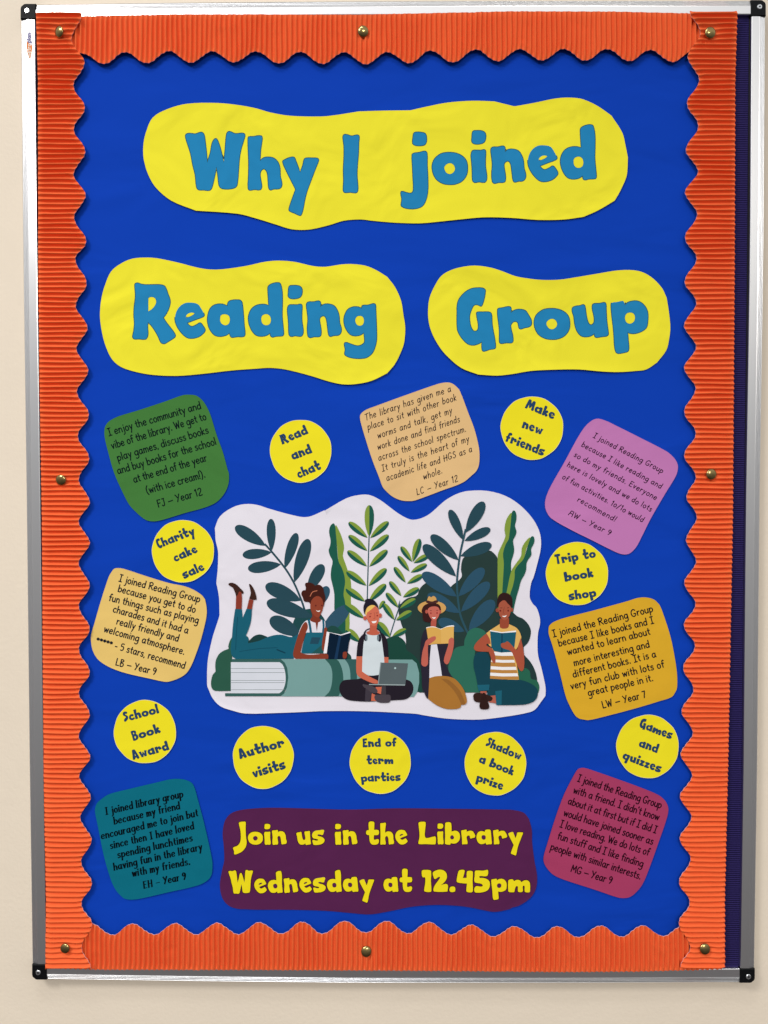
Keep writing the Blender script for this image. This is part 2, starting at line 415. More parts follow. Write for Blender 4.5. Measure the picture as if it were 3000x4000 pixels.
unit('1', 'Q2', 785, 86, "497,580 515,573 570,575 583,590 580,680 585,775 575,787 525,783 517,770 527,700 525,645 505,645 495,615")
unit('2', 'Q2', 785, 86, "605,600 630,580 670,570 710,580 735,615 733,660 705,700 680,720* 740,712 743,770 738,783 620,783 610,765 625,720 660,670 672,645 660,640 625,662 612,640")
unit('.', 'Q2', 788, 86, "770,755 780,740 815,740 823,770 815,787 780,790 768,775")
unit('4', 'Q2', 788, 86, "862,595 875,578 912,575 922,585 905,655* 940,652* 942,595 955,585 990,587 998,600 995,690 998,780 985,793 945,790 937,775 943,708* 900,705 852,695 847,675")
unit('5', 'Q2', 790, 86, "1032,590 1050,583 1110,585 1148,577 1155,590 1150,630 1130,640 1075,638 1075,655* 1120,658 1160,680 1172,720 1155,770 1110,793 1040,798 1027,785 1027,755 1045,735 1090,740 1105,730 1090,712 1035,700 1025,680 1030,630")
unit('m', 'Q2', 788, 86, "1357,685 1370,670 1400,668 1410,685* 1440,672 1470,680 1480,695* 1510,677 1545,682 1560,710 1560,785 1555,793 1515,790 1510,770 1510,735 1502,728 1492,740 1492,785 1455,790 1447,775 1447,740 1438,732 1426,742 1415,785 1410,792 1365,790 1358,780")
def hand(ch, *loops):
    ls = []
    for s in loops:
        pts = []
        for tk in s.split():
            c = tk.endswith('*'); x, y = tk.rstrip('*').split(','); pts.append((float(x), float(y), c))
        ls.append(smooth(pts, 3))
    xs = [p[0] for l_ in ls for p in l_]
    x0 = min(xs); GF[ch] = ([[(x - x0, y) for x, y in l_] for l_ in ls], max(xs) - x0)
hand('c', "0,.28 .06,.46 .2,.58 .38,.57 .46,.5 .43,.38 .35,.36 .28,.41 .2,.36 .18,.25 .25,.17 .36,.18 .43,.22 .5,.12 .42,.03 .27,-.02 .12,.03 .02,.14")
hand('l', "0,.92 .05,1 .18,.98 .22,.92 .2,.5 .23,.06 .18,0 .06,0 .01,.06 .02,.5")
hand('k', "0,.93 .05,1 .18,.98 .22,.92 .2,.46* .3,.6 .42,.56 .46,.45 .33,.33* .5,.17 .5,.06 .4,-.02 .32,.01 .21,.16* .21,.04 .15,0 .05,0 .01,.06 .02,.5")
hand('f', ".08,.05 .12,0 .25,0 .29,.05 .28,.37* .38,.39 .41,.48 .37,.55 .28,.56* .29,.68 .35,.75 .43,.76 .46,.86 .42,.97 .27,1 .14,.92 .09,.77 .09,.56* .01,.53 -.01,.42 .08,.38*")
hand('z', ".02,.53 .1,.57 .4,.57 .46,.5 .42,.4 .27,.19* .43,.2 .48,.12 .45,.02 .3,0 .06,0 0,.08 .04,.17 .19,.38* .06,.38 0,.46")
hand('A', ".13,.93 .2,1 .33,1 .4,.94 .5,.6 .62,.12 .6,.02 .46,-.02 .41,.03 .37,.16* .25,.16* .22,.04 .16,0 .03,.01 0,.08 .07,.5", ".27,.34* .35,.35* .31,.6*")
hand('S', ".46,.84 .42,.95 .25,1.02 .08,.95 .03,.78 .1,.62 .22,.52 .24,.42 .16,.34* .06,.28 0,.12* .06,.0 .2,.06 .37,.2 .44,.38 .41,.52 .3,.64 .23,.72 .28,.8 .37,.75*")
hand('C', "0,.5 .02,.75 .1,.93 .25,1 .42,.98 .47,.86 .41,.74 .31,.77 .23,.69 .21,.45 .25,.27 .34,.22 .45,.25 .51,.13 .42,0 .26,-.05 .1,.05 .02,.25")
hand('B', "0,.92 .04,1 .24,1 .39,.93 .43,.78 .37,.6* .48,.46 .5,.25 .41,.06 .22,-.02 .05,-.01 0,.06 .02,.5", ".17,.64 .24,.66 .25,.78 .18,.81", ".19,.18 .28,.21 .3,.35 .2,.41")
hand('E', "0,.93 .05,.98 .3,1 .41,1 .45,.89 .41,.8 .2,.78* .19,.62* .32,.63 .37,.54 .33,.45 .19,.43* .2,.22* .42,.23 .49,.14 .46,.02 .4,0 .05,0 0,.06 .02,.5")
hand('M', "0,.05 .03,.5 .08,.95 .14,1 .28,1 .33,.93 .4,.66* .48,.93 .53,1 .67,.98 .73,.9 .76,.5 .8,.08 .76,0 .61,0 .57,.05 .55,.45* .46,.2 .4,.15 .33,.2 .24,.5* .22,.06 .18,0 .04,-.02")
hand('T', "0,.95 .05,1 .5,1 .56,.95 .55,.82 .5,.78 .38,.78* .36,.4 .38,.06 .33,0 .2,0 .16,.05 .18,.4 .18,.78* .05,.77 0,.84")
hand('v', "0,.5 .05,.57 .16,.57 .25,.25* .33,.53 .39,.58 .5,.55 .5,.47 .36,.05 .3,-.01 .2,-.01 .14,.05")
GF['w'] = ([[(x * .74, y * .6) for x, y in l_] for l_ in GF['W'][0]], GF['W'][1] * .74)
GF['q'] = ([[(GF['p'][1] - x, y) for x, y in l_] for l_ in GF['p'][0]], GF['p'][1])

def chunk(text, p0, p1, cap_px, gap=.07, space=.33):
    """returns per-letter loop lists in px along the baseline p0->p1"""
    adv = 0; items = []
    for ch in text:
        if ch == ' ': adv += space; continue
        l_, w_ = GF[ch]; items.append((l_, adv, ch)); adv += w_ + gap
    adv -= gap
    a, b = Vector(p0), Vector(p1); d = (b - a); L_ = d.length; d.normalize(); up = Vector((d.y, -d.x))
    kx = L_ / adv
    res = []
    for l_, x0, ch in items:
        out = []
        for lp in l_:
            out.append([tuple(a + d * ((x0 + x) * kx) + up * (y * cap_px)) for x, y in lp])
        res.append((out, ch))
    return res
def isdot(ch): return ch in 'ij'
def grow(loops, ch, e):
    """thicken a letter by e px: outer loops out, counters in"""
    if isdot(ch): return [offset(l_, e) for l_ in loops]
    return [offset(loops[0], e)] + [offset(l_, -max(0, e) * .3) for l_ in loops[1:]]
def as_shapes(loops, ch): return [[l_] for l_ in loops] if isdot(ch) else [loops]

# pen alphabet: strokes; x-height 1, ascender 1.7, descender -.7
S = {}
def pen(ch, wd, *st): S[ch] = (wd, [[tuple(map(float, t.split(','))) for t in s.split()] for s in st])
pen('a', .74, ".6,.85 .35,1 .1,.78 .05,.35 .25,.02 .48,.2 .6,.6", ".62,1 .61,.3 .7,0")
pen('b', .68, ".06,1.7 .06,0", ".06,.55 .3,.97 .6,.75 .6,.25 .3,0 .06,.2")
pen('c', .62, ".58,.82 .35,1 .08,.68 .1,.2 .35,0 .6,.17")
pen('d', .7, ".58,.75 .35,.97 .07,.65 .1,.15 .33,0 .58,.28", ".62,1.7 .62,0")
pen('e', .66, ".06,.5 .56,.58 .5,.9 .3,1 .07,.7 .08,.22 .32,0 .6,.17")
pen('f', .46, ".52,1.55 .38,1.7 .22,1.5 .22,0", ".0,.95 .46,.98")
pen('g', .7, ".6,.8 .35,1 .07,.7 .12,.15 .4,.08 .6,.4", ".63,1 .62,-.4 .35,-.7 .05,-.55")
pen('h', .66, ".05,1.7 .06,0", ".06,.6 .3,.98 .54,.8 .58,0")
pen('i', .2, ".08,1 .08,0", ".08,1.4 .1,1.48")
pen('j', .28, ".2,1 .2,-.45 -.05,-.66", ".2,1.4 .22,1.48")
pen('k', .58, ".05,1.7 .06,0", ".5,1 .1,.45 .55,0")
pen('l', .2, ".08,1.7 .08,0")
pen('m', .92, ".05,1 .06,0", ".06,.65 .24,.98 .42,.75 .43,0", ".43,.65 .62,.98 .82,.75 .84,0")
pen('n', .64, ".05,1 .06,0", ".06,.6 .3,.98 .54,.78 .58,0")
pen('o', .66, ".33,1 .1,.8 .05,.45 .15,.1 .35,0 .55,.15 .62,.5 .52,.87 .33,1")
pen('p', .68, ".05,1 .06,-.7", ".06,.55 .3,.97 .6,.75 .6,.3 .3,0 .06,.2")
pen('q', .68, ".6,.8 .35,1 .07,.7 .12,.15 .4,.08 .6,.4", ".63,1 .63,-.7")
pen('r', .46, ".05,1 .06,0", ".06,.55 .25,.95 .46,.93")
pen('s', .54, ".5,.88 .28,1 .08,.8 .2,.57 .45,.42 .46,.15 .25,0 .03,.12")
pen('t', .44, ".22,1.5 .22,.2 .42,.03", ".0,1 .44,1.02")
pen('u', .66, ".06,1 .07,.25 .3,0 .56,.3", ".58,1 .6,0")
pen('v', .56, ".02,1 .27,.02 .52,1")
pen('w', .84, ".02,1 .2,.03 .41,.85 .62,.03 .8,1")
pen('x', .56, ".02,1 .52,0", ".5,1 .02,0")
pen('y', .6, ".02,1 .3,.1", ".56,1 .12,-.7")
pen('z', .56, ".03,.98 .5,1 .03,.02 .54,.03")
pen('I', .62, ".02,1.65 .6,1.65", ".31,1.65 .31,0", ".02,0 .6,0")
pen('T', .9, ".0,1.55 .9,1.65", ".42,1.6 .42,0")
pen('W', 1.1, ".02,1.65 .3,.02 .55,1.3 .8,.02 1.06,1.65")
pen('R', .85, ".1,1.6 .1,0", "-.02,1.45 .4,1.7 .7,1.45 .6,1 .12,.85 .4,.7 .85,0")
pen('G', .95, ".85,1.35 .55,1.65 .15,1.3 .05,.6 .3,.05 .7,.1 .85,.6 .5,.62")
pen('E', .75, ".1,1.6 .1,0 .7,.02", ".1,1.6 .7,1.6", ".1,.85 .6,.87")
pen('F', .7, ".1,1.6 .1,0", ".1,1.6 .68,1.6", ".1,.85 .58,.87")
pen('J', .6, ".15,1.62 .58,1.6", ".45,1.6 .45,.3 .2,0 .0,.25")
pen('Y', .8, ".02,1.65 .4,.85", ".78,1.65 .2,0")
pen('L', .7, ".1,1.65 .1,.02 .68,.05")
pen('C', .8, ".75,1.4 .5,1.65 .15,1.3 .08,.5 .35,0 .75,.2")
pen('B', .8, ".1,1.6 .1,0", ".1,1.6 .5,1.6 .62,1.25 .1,.87 .6,.75 .7,.3 .45,0 .1,0")
pen('A', .9, ".02,0 .2,1.6 .75,1.6 .85,0", ".1,.8 .8,.82")
pen('M', 1.05, ".05,0 .12,1.6 .5,.55 .88,1.6 .98,0")
pen('H', .9, ".1,1.6 .1,0", ".78,1.6 .78,0", "-.05,.8 .9,.85")
pen('S', .75, ".65,1.4 .4,1.62 .12,1.3 .3,.95 .65,.65 .6,.2 .3,0 .03,.2")
pen('1', .45, ".05,1.3 .28,1.62 .28,0")
pen('2', .75, ".08,1.3 .35,1.62 .65,1.35 .5,.8 .06,.02 .72,.04")
pen('9', .66, ".58,1.3 .32,1.62 .07,1.3 .2,.85 .5,.95 .6,1.4 .58,.7 .3,0")
pen('5', .66, ".58,1.6 .15,1.6 .1,.95 .45,1 .62,.6 .4,.05 .06,.1")
pen('7', .66, ".05,1.55 .6,1.58 .25,0")
pen('0', .7, ".35,1.0 .1,.8 .05,.45 .15,.1 .37,0 .57,.15 .64,.5 .54,.87 .35,1")
pen('.', .2, ".1,-.02 .1,.16"); pen(',', .18, ".1,.08 .02,-.22"); pen("'", .14, ".07,1.65 .04,1.3")
pen('!', .2, ".14,1.7 .08,.4", ".08,-.02 .08,.14"); pen('-', .5, ".05,.55 .45,.57"); pen('–', .95, ".05,.6 .9,.63")
pen('(', .4, ".36,1.8 .1,1.2 .1,.3 .34,-.3"); pen(')', .4, ".04,1.8 .28,1.2 .28,.3 .06,-.3"); pen('/', .6, ".02,-.1 .58,1.7")
pen('*', .5, ".25,1.4 .25,.8", ".0,1.25 .5,.95", ".0,.95 .5,1.25")

def ribbon(pts, wfun):
    """constant-pen stroke outline as quads; pts in px"""
    P = [Vector(p) for p in pts]; n = len(P)
    Ls, Rs = [], []
    for i in range(n):
        d = (P[min(i + 1, n - 1)] - P[max(i - 1, 0)])
        if d.length < 1e-6: d = Vector((1, 0))
        d.normalize(); nn = Vector((-d.y, d.x)); w_ = wfun(d) / 2
        q = P[i] + (d * (w_ * .55) if i == n - 1 else (-d * (w_ * .55) if i == 0 else Vector((0, 0))))
        Ls.append(q + nn * w_); Rs.append(q - nn * w_)
    return Ls, Rs
def write(lines, fr, xh, d, m, parent, org, width=3.0, slant=0.0, gap=.16, space=.5, nib=0, capk=1.0, serif=0, jit=.0, seed=1):
    """lines: (text, x0,y0, x1,y1) baseline in frame px; one lettering mesh per line"""
    rnd = random.Random(seed)
    for text, x0, y0, x1, y1 in lines:
        a = Vector(T(fr, x0, y0)); b = Vector(T(fr, x1, y1)); dv = b - a; L_ = dv.length; dv.normalize(); up = Vector((dv.y, -dv.x))
        adv = 0; it = []
        for ch in text:
            if ch == ' ': adv += space; continue
            it.append((ch, adv)); adv += S[ch][0] + gap
        adv -= gap; kx = L_ / adv
        V, F = [], []; layer = 0
        for ch, ax in it:
            bx = rnd.uniform(-jit, jit)
            strokes = [smooth([(x, y) for x, y in s], 3, closed=False) if (len(s) > 2 and ch not in 'vwxzkyEFLYTWIMHA17/') else s for s in S[ch][1]]
            if serif and ch in 'bdfhijklmnpruvwxyIEHWYRT':
                ext = []
                for s in S[ch][1]:
                    for k in ((s[0], s[-1]) if ch in 'IEHilhnm' else (s[0],)):
                        if abs(s[0][0] - s[-1][0]) < .3 and len(s) == 2: ext.append([(k[0] - serif, k[1] - .03), (k[0] + serif * .8, k[1] + .03)])
                strokes = strokes + ext
            if ch in 'vwxzkyEFLYTWIMHA17/': strokes = [[s[i], s[i + 1]] for s in strokes for i in range(len(s) - 1)]
            for s in strokes:
                pts = []
                for x, y in s:
                    yy = y * (capk if y > 1.2 else 1)
                    q = a + dv * ((ax + x) * kx + slant * yy * xh) + up * ((yy + bx) * xh)
                    pts.append(tuple(q))
                def wf(dd):
                    if not nib: return width
                    c = abs(dd.dot(up)); return width * (1 - nib + nib * 1.5 * c)
                Ls, Rs = ribbon(pts, wf)
                dd = d + layer * 4e-6; layer = (layer + 1) % 8
                k = len(V); n = len(Ls)
                V += [px2w(q.x, q.y, dd) for q in Ls] + [px2w(q.x, q.y, dd) for q in Rs]
                for i in range(n - 1):
                    f = (k + i, k + i + 1, k + n + i + 1, k + n + i)
                    if (V[f[1]] - V[f[0]]).cross(V[f[2]] - V[f[0]]).y > 0: f = f[::-1]
                    F.append(f)
        mesh_obj('lettering', V, F, m, parent, org)

# maker's sticker on the left rail
stk = print_shape('maker_sticker', [[disc(115.5, 175.4, 11.2, 28, 56.5)]], DF + .00012, mat('sticker_white', (225, 222, 232), .5, .2, vary=0), board, BO)
print_shape('sticker_print', [[[(104.6, 168), (106, 160), (110, 166), (118, 172), (126.2, 178), (126, 190), (123.5, 210), (119.5, 226), (115.5, 230.5), (111, 226), (107, 208), (104.6, 185)]]], DF + .00016, ink((224, 132, 66)), stk, BO)
write([('metro', 119.5, 224, 119.5, 171)], 'P', 9, DF + .0002, ink((240, 235, 225)), stk, BO, width=2.6, gap=.2)
write([('plan', 119.5, 166, 119.5, 130)], 'P', 9, DF + .0002, ink((62, 58, 130)), stk, BO, width=2.6, gap=.2)

# ------------------------------------------------------------------ blue backing paper
DB = .0127
BLUE = mat('royal_blue_paper', (13, 62, 176), .8, .045, crumple=.006, stretch=(.35, 1, 1), fine=.00004, vary=.06, vscale=2.2)
bo, _ = paper('backing_paper', 'sheet of royal blue backing paper covering the notice board behind all the cut-outs', 'backing paper',
              [(160, 90), (900, 80), (1800, 75), (2740, 80), (2740, 1500), (2725, 2800), (2720, 3760), (1500, 3770), (200, 3760), (180, 2500), (165, 1200)], DB, BLUE, thick=.0006)

# ------------------------------------------------------------------ corrugated scalloped borders
ORANGE = mat('orange_corrugated_card', (230, 102, 56), .7, .05, vary=.035, vscale=40, fine=.00003)
CUT = mat('cut_card_edge', (238, 205, 205), .8, .1, vary=0)
def ext(fr_pts, horizontal):
    out = []
    for fr, s in fr_pts:
        for x, y in poly(fr, s): out.append((x, y) if horizontal else (y, x))
    out.sort(); return out
PINS = {'tl': (231, 125), 'tm': (1418.4, 123), 'tr': (2774.5, 128), 'l': (238, 1875), 'r': (2778.7, 1853), 'bl': (254, 3705), 'bm': (1431, 3716.5), 'br': (2753.8, 3707)}
def border(name, label, horizontal, outer, inner, s0, s1, base, pitch, flip, seed, cols=16, A=.0021, e0=0, e1=0):
    rnd = random.Random(seed)
    kinks = [(rnd.uniform(s0, s1), rnd.random(), rnd.uniform(-1, .9) * 1.3e-3, rnd.uniform(6, 24)) for _ in range(46)]
    ph = [rnd.uniform(0, 6.28) for _ in range(8)]
    step = pitch / 11; n = int((s1 - s0) / step)
    V, F, fm = [], [], []
    pins = [(p if horizontal else (p[1], p[0])) for p in PINS.values()]
    for i in range(n + 1):
        s = s0 + (s1 - s0) * i / n
        a = interp(outer, s); b = cosint(inner, s)
        wpx = abs(b - a)
        for j in range(cols):
            t = j / (cols - 1)
            t = t + .0 * t
            c = a + (b - a) * t
            # irregular hand-cut scallop edge
            if j == cols - 1: c += .35 * math.sin(s * .9 + ph[0]) + .7 * math.sin(s * .12 + ph[1])
            if j == 0: c += 1.0 * math.sin(6.2832 * s / pitch) + .5 * math.sin(s * .11 + ph[2])
            ed = min(t, 1 - t) * wpx
            k = min(1, ed / 16); amp = A * (.24 + .76 * k * k * (3 - 2 * k))
            amp *= 1 + .10 * math.sin(s * .021 + ph[3]) + .06 * math.sin(s * .13 + t * 3 + ph[4])
            push = 0
            for (px_, py_) in pins:
                r2 = ((s - px_) ** 2 + (c - py_) ** 2)
                if r2 < 8000:
                    g = math.exp(-r2 / 1000.0); amp *= 1 - .72 * g; push -= .0016 * g
            phase = 6.2832 * s / pitch + .5 * math.sin(s * .009 + ph[5]) + .3 * math.sin(t * 3.5 + s * .03 + ph[6]) + .12 * math.sin(s * .4 + t * 6)
            h = math.sin(phase)
            h = 2 * ((1 + h) / 2) ** 1.15 - .95
            zz = amp * h + push
            for ks, kt, kh, kr in kinks:
                dx = (s - ks) / kr; dy = (t - kt) * wpx / (kr * .6)
                q = dx * dx + dy * dy
                if q < 6: zz += kh * math.exp(-q) * .7
            end = max(0, 1 - (s - s0) / 260, 1 - (s1 - s) / 260)
            d = base + end * (e0 if s < (s0 + s1) / 2 else e1) + zz
            p = px2w(s, c, base) if horizontal else px2w(c, s, base)
            V.append(Vector((p.x, -d, p.z)))
    for i in range(n):
        for j in range(cols - 1):
            f = (i * cols + j, (i + 1) * cols + j, (i + 1) * cols + j + 1, i * cols + j + 1)
            F.append(f); fm.append(0)
    m0 = len(V)
    th = .0007
    for jj in (0, cols - 1):
        k0 = len(V)
        for i in range(n + 1):
            v = V[i * cols + jj]; V.append(v.copy()); V.append(v + Vector((0, th, 0)))
        for i in range(n):
            F.append((k0 + 2 * i, k0 + 2 * i + 2, k0 + 2 * i + 3, k0 + 2 * i + 1)); fm.append(1)
    for ii in (0, n):
        k0 = len(V)
        for j in range(cols):
            v = V[ii * cols + j]; V.append(v.copy()); V.append(v + Vector((0, th, 0)))
        for j in range(cols - 1):
            F.append((k0 + 2 * j, k0 + 2 * j + 2, k0 + 2 * j + 3, k0 + 2 * j + 1)); fm.append(1)
    mid = V[(n // 2) * cols + cols // 2]
    # orient the sheet to the viewer
    nn = (V[F[0][1]] - V[F[0][0]]).cross(V[F[0][2]] - V[F[0][0]])
    if nn.y > 0: F = [f[::-1] for f in F]
    ob = mesh_obj(name, V, F, None, origin=mid, mats=[ORANGE, CUT], fm=fm)
    for p in ob.data.polygons: p.use_smooth = (p.material_index == 0)
    tag(ob, label, 'border strip', 'orange corrugated scalloped borders')
    return ob
top_in = ext([('T1', "470,345 530,345 675,413 810,337 950,408 1095,330 1235,405 1375,332 1515,402"),
              ('T2', "0,333 150,410 285,335 430,413 570,338 712,415 850,337 995,408 1130,327 1275,403 1425,320 1565,395"),
              ('T3', "50,318 195,390 335,316 475,392 615,317 760,395 895,323 1040,400 1190,318")], True)
bot_in = ext([('T10', "330,1010 455,1080 590,1010 730,1083 855,1010 1000,1080 1135,1008 1270,1080 1405,1007 1545,1078"),
              ('T11', "20,1002 165,1075 300,998 430,1075 575,993 710,1068 845,993 985,1073 1120,1000 1265,1080 1395,1018 1540,1093"),
              ('T12', "15,1028 165,1100 295,1027 430,1098 575,1023 710,1095 845,1022 980,1090 1115,1020 1250,1100 1380,1030")], True)
left_in = ext([('P', "325,62"), ('T1', "470,265 549,410 475,555 549,697 477,835 551,978 477,1130 553,1265 480,1410 558,1565"),
               ('T4', "487,20 560,175 490,320 565,465 495,600 570,745 498,880 575,1030 503,1165 577,1310 510,1445 580,1595"),
               ('T7', "510,60 580,200 510,330 580,480 510,610 580,760 510,890 580,1040 510,1170 580,1310 510,1450 583,1590"),
               ('T10', "513,50 586,190 520,320 592,470 525,610 595,750 527,880 600,1010 535,1150 600,1290")], False)
right_in = ext([('P', "2689,52"), ('T3', "1213,220 1137,370 1213,520 1135,670 1208,815 1128,970 1205,1110 1123,1245 1200,1390 1122,1540"),
                ('T6', "1197,15 1120,165 1195,300 1117,450 1193,590 1117,725 1190,860 1117,1010 1192,1150 1117,1290 1192,1430 1132,1560"),
                ('T9', "1198,30 1130,180 1193,320 1118,460 1190,600 1115,735 1187,870 1110,1010 1177,1150 1100,1290 1172,1430 1095,1570"),
                ('T12', "1167,50 1090,185 1163,320 1088,460 1158,590 1083,740 1152,870 1078,1000 1148,1150 1083,1272")], False)
DS = .0187
border('border_strip', 'orange corrugated card border with scalloped lower edge along the top of the board', True,
       [(280, 66), (325, 63), (700, 56), (1400, 57), (2000, 44), (2400, 45), (2700, 52)], top_in, 272, 2765, DS, 19.5, 1, 3)
border('border_strip', 'orange corrugated card border with scalloped upper edge along the bottom of the board', True,
       [(190, 3782), (400, 3788), (1000, 3789), (1600, 3792), (2200, 3797), (2500, 3795), (2820, 3786)], bot_in, 197, 2819, DS, 19.3, -1, 4)
border('border_strip', 'orange corrugated card border down the left side of the board', False,
       [(60, 148), (1000, 149), (1500, 154), (2000, 163), (3000, 170), (3785, 184)], left_in, 61, 3777, DS, 19.3, 1, 5, e0=.0052, e1=.0050)
border('border_strip', 'orange corrugated card border down the right side beside the bare purple felt', False,
       [(50, 2873), (1000, 2870), (2000, 2863), (3000, 2844), (3770, 2825)], right_in, 52, 3767, DS, 19.4, -1, 6, e0=.0052, e1=.0050)

# ------------------------------------------------------------------ brass pins
BRASS = mat('antique_brass', (.34, .25, .10), .2, .5, metal=1, raw=True, vary=.25, vscale=260, fine=.0002, fscale=240)
def make_pin(cx, cy, rpx, d, tiltx, tiltz, label):
    loc = px2w(cx, cy, d)
    e = empty('drawing_pin', loc, label, 'drawing pin', 'antique brass drawing pins in the orange border')
    r = rpx * 1.06 / PXMM / 1000
    V, F = [], []; n = 28; ring = [(.98, -.08), (1.02, .03), (1.0, .09), (.92, .17), (.78, .25), (.6, .32), (.38, .37), (.18, .395)]
    for rr, hh in ring:
        for i in range(n):
            a = 6.28318 * i / n; V.append((r * rr * math.cos(a), -r * hh, r * rr * math.sin(a)))
    V.append((0, -r * .4, 0)); V.append((0, 0, 0))
    for k in range(len(ring) - 1):
        for i in range(n):
            j = (i + 1) % n; F.append((k * n + i, k * n + j, (k + 1) * n + j, (k + 1) * n + i))
    c = len(V) - 2; k = (len(ring) - 1) * n
    for i in range(n): F.append((k + i, k + (i + 1) % n, c)); F.append(((i + 1) % n, i, c + 1))
    h = mesh_obj('pin_head', V, F, BRASS, e, None, smooth=True)
    V, F = [], []
    for y in (0, .009):
        for i in range(8):
            a = 6.28318 * i / 8; V.append((.0006 * math.cos(a), y, .0006 * math.sin(a)))
    for i in range(8): F.append((i, (i + 1) % 8, 8 + (i + 1) % 8, 8 + i))
    mesh_obj('pin_shaft', V, F, BRASS, e, None)
    e.rotation_euler = (tiltx, 0, tiltz)
    return e
for key, rr, tx, tz, lb in (
        ('tl', 19.5, .12, -.42, 'brass pin, tilted, in the top left corner of the orange border near the oval sticker'),
        ('tm', 19.6, .15, .1, 'shiny brass pin with two highlights at the middle of the top border'),
        ('tr', 19.8, .06, .1, 'brass pin with a long highlight in the top right corner overlap'),
        ('l', 19.6, .1, -.1, 'dented brass pin halfway down the left border strip'),
        ('r', 20.2, .0, .15, 'brass pin halfway down the right border strip above a small crease'),
        ('bl', 17.8, -.06, -.1, 'dull brass pin in the bottom left corner beside the black cap'),
        ('bm', 19.2, -.22, .05, 'dark brass pin at the middle of the bottom border'),
        ('br', 19.4, -.15, .05, 'dark brass pin in the bottom right corner among creases in the card')):
    side = key in ('tl', 'tr', 'bl', 'br')
    make_pin(*PINS[key], rr, DS + (.0056 if side else .0014), tx, tz, lb)

# ------------------------------------------------------------------ yellow headline papers
YEL = paper_mat('yellow_paper', (233, 223, 52), cr=.007)
INKB = mat('headline_blue_ink', (36, 128, 180), .8, .05, crumple=.0045, vary=.05, vscale=90)
INKD = mat('headline_outline_ink', (38, 80, 92), .8, .05, crumple=.0045, vary=.03)
def letter(loops, ch, d, fill, line, parent, org, e):
    nm = 'letter'
    ob = print_shape(nm, as_shapes(loops, ch), d + .00006, fill, parent, org)
    print_shape('letter_outline', as_shapes(grow(loops, ch, e), ch), d + .00003, line, ob, org)
def box_letter(ch, fr, x0, y0, x1, y1, *a):
    loops = G[ch][1]; xs = [p[0] for l_ in loops for p in l_]; ys = [p[1] for l_ in loops for p in l_]
    X0, Y0 = T(fr, x0, y0); X1, Y1 = T(fr, x1, y1)
    fx = (X1 - X0) / (max(xs) - min(xs)); fy = (Y1 - Y0) / (max(ys) - min(ys))
    letter([[(X0 + (x - min(xs)) * fx, Y0 + (y - min(ys)) * fy) for x, y in l_] for l_ in loops], ch, *a)
DH = DB + .0012
hl1 = sm('T1', "928,1000 930,930 945,860 990,762 1090,705 1215,672 1400,667 1540,680 1659,702 T2: 90,728 220,750 410,755 500,748 665,722* 820,717 1000,715* 1110,690 1240,665 1400,653 1545,657* 1659,685 T3: 20,688 150,665 290,637 390,633 465,645 560,690 645,750* 715,860 735,940 751,1020* 748,1100 740,1150 700,1240 665,1300* 560,1362 465,1405* 340,1422 170,1425 0,1412 T2: 1480,1408 1320,1422 1170,1438 1060,1447 900,1443 750,1430 680,1422 570,1430 470,1460 340,1488 230,1485 130,1455 0,1415 T1: 1540,1385 1270,1365* 1110,1300 1010,1215 960,1130 935,1050", 4)
grp = 'yellow headline papers cut with wavy edges'
ob, og = paper('headline_paper', 'long wavy yellow paper across the top reading Why I joined in blue letters', 'paper sign', hl1, DH, YEL, inset=40, lift=.0013, group=grp, seed=1)
for ch in 'WhyI': letter(G[ch][1], ch, DH, INKB, INKD, ob, og, 3)
for ch in 'joined': letter(G[ch][1], ch, DH, INKB, INKD, ob, og, 3)
hl2 = sm('T4', "648,400 650,330 660,260 680,190 720,100 790,45 860,17 940,10 1020,15 1150,42 1280,75 1360,87 1450,85 1600,63 T5: 60,37 150,30 250,38 370,65 450,70 550,55 620,52 710,63 780,92 850,135* 900,200 940,290 955,380 967,460 960,560 940,620 900,700 850,760* 750,808 660,828 570,832 480,815 350,775 190,735 90,725 0,730 T4: 1500,742 1300,765 1140,777 970,768 840,740 770,710 720,660 680,570 660,490", 4)
ob, og = paper('headline_paper', 'wide wavy yellow paper on the left reading Reading in blue letters', 'paper sign', hl2, DH, YEL, inset=36, lift=.0012, group=grp, seed=2)
letter(G['R'][1], 'R', DH, INKB, INKD, ob, og, 3); letter(G['a'][1], 'a', DH, INKB, INKD, ob, og, 3)
box_letter('e', 'Cc', 610, 338, 998, 800, DH, INKB, INKD, ob, og, 3)
box_letter('d', 'D', 62, 75, 475, 712, DH, INKB, INKD, ob, og, 3)
box_letter('i', 'D', 523, 107, 706, 704, DH, INKB, INKD, ob, og, 3)
box_letter('n', 'D', 747, 290, 1155, 718, DH, INKB, INKD, ob, og, 3)
letter(G['g'][1], 'g', DH, INKB, INKD, ob, og, 3)
hl3 = sm('T5', "1115,350 1125,270 1160,190 1200,130 1255,95 1330,72 1420,62 1520,75 1600,100 T6: 20,130 100,145 200,155 310,153 400,140 550,115 700,92 820,97 900,135 970,205 1002,270* 1015,350 1026,460 1018,540 1000,610 940,690* 870,735 800,745 690,752 580,748 430,735 260,737 120,745 0,765 T5: 1560,775 1440,768* 1330,725 1240,650 1190,590 1145,510 1120,430", 4)
ob, og = paper('headline_paper', 'smaller wavy yellow paper on the right reading Group in blue letters', 'paper sign', hl3, DH, YEL, inset=36, lift=.0018, group=grp, seed=5)
for ch in 'Grup': letter(G[ch][1], ch, DH, INKB, INKD, ob, og, 3)
box_letter('o', 'F', 120, 246, 570, 635, DH, INKB, INKD, ob, og, 3)

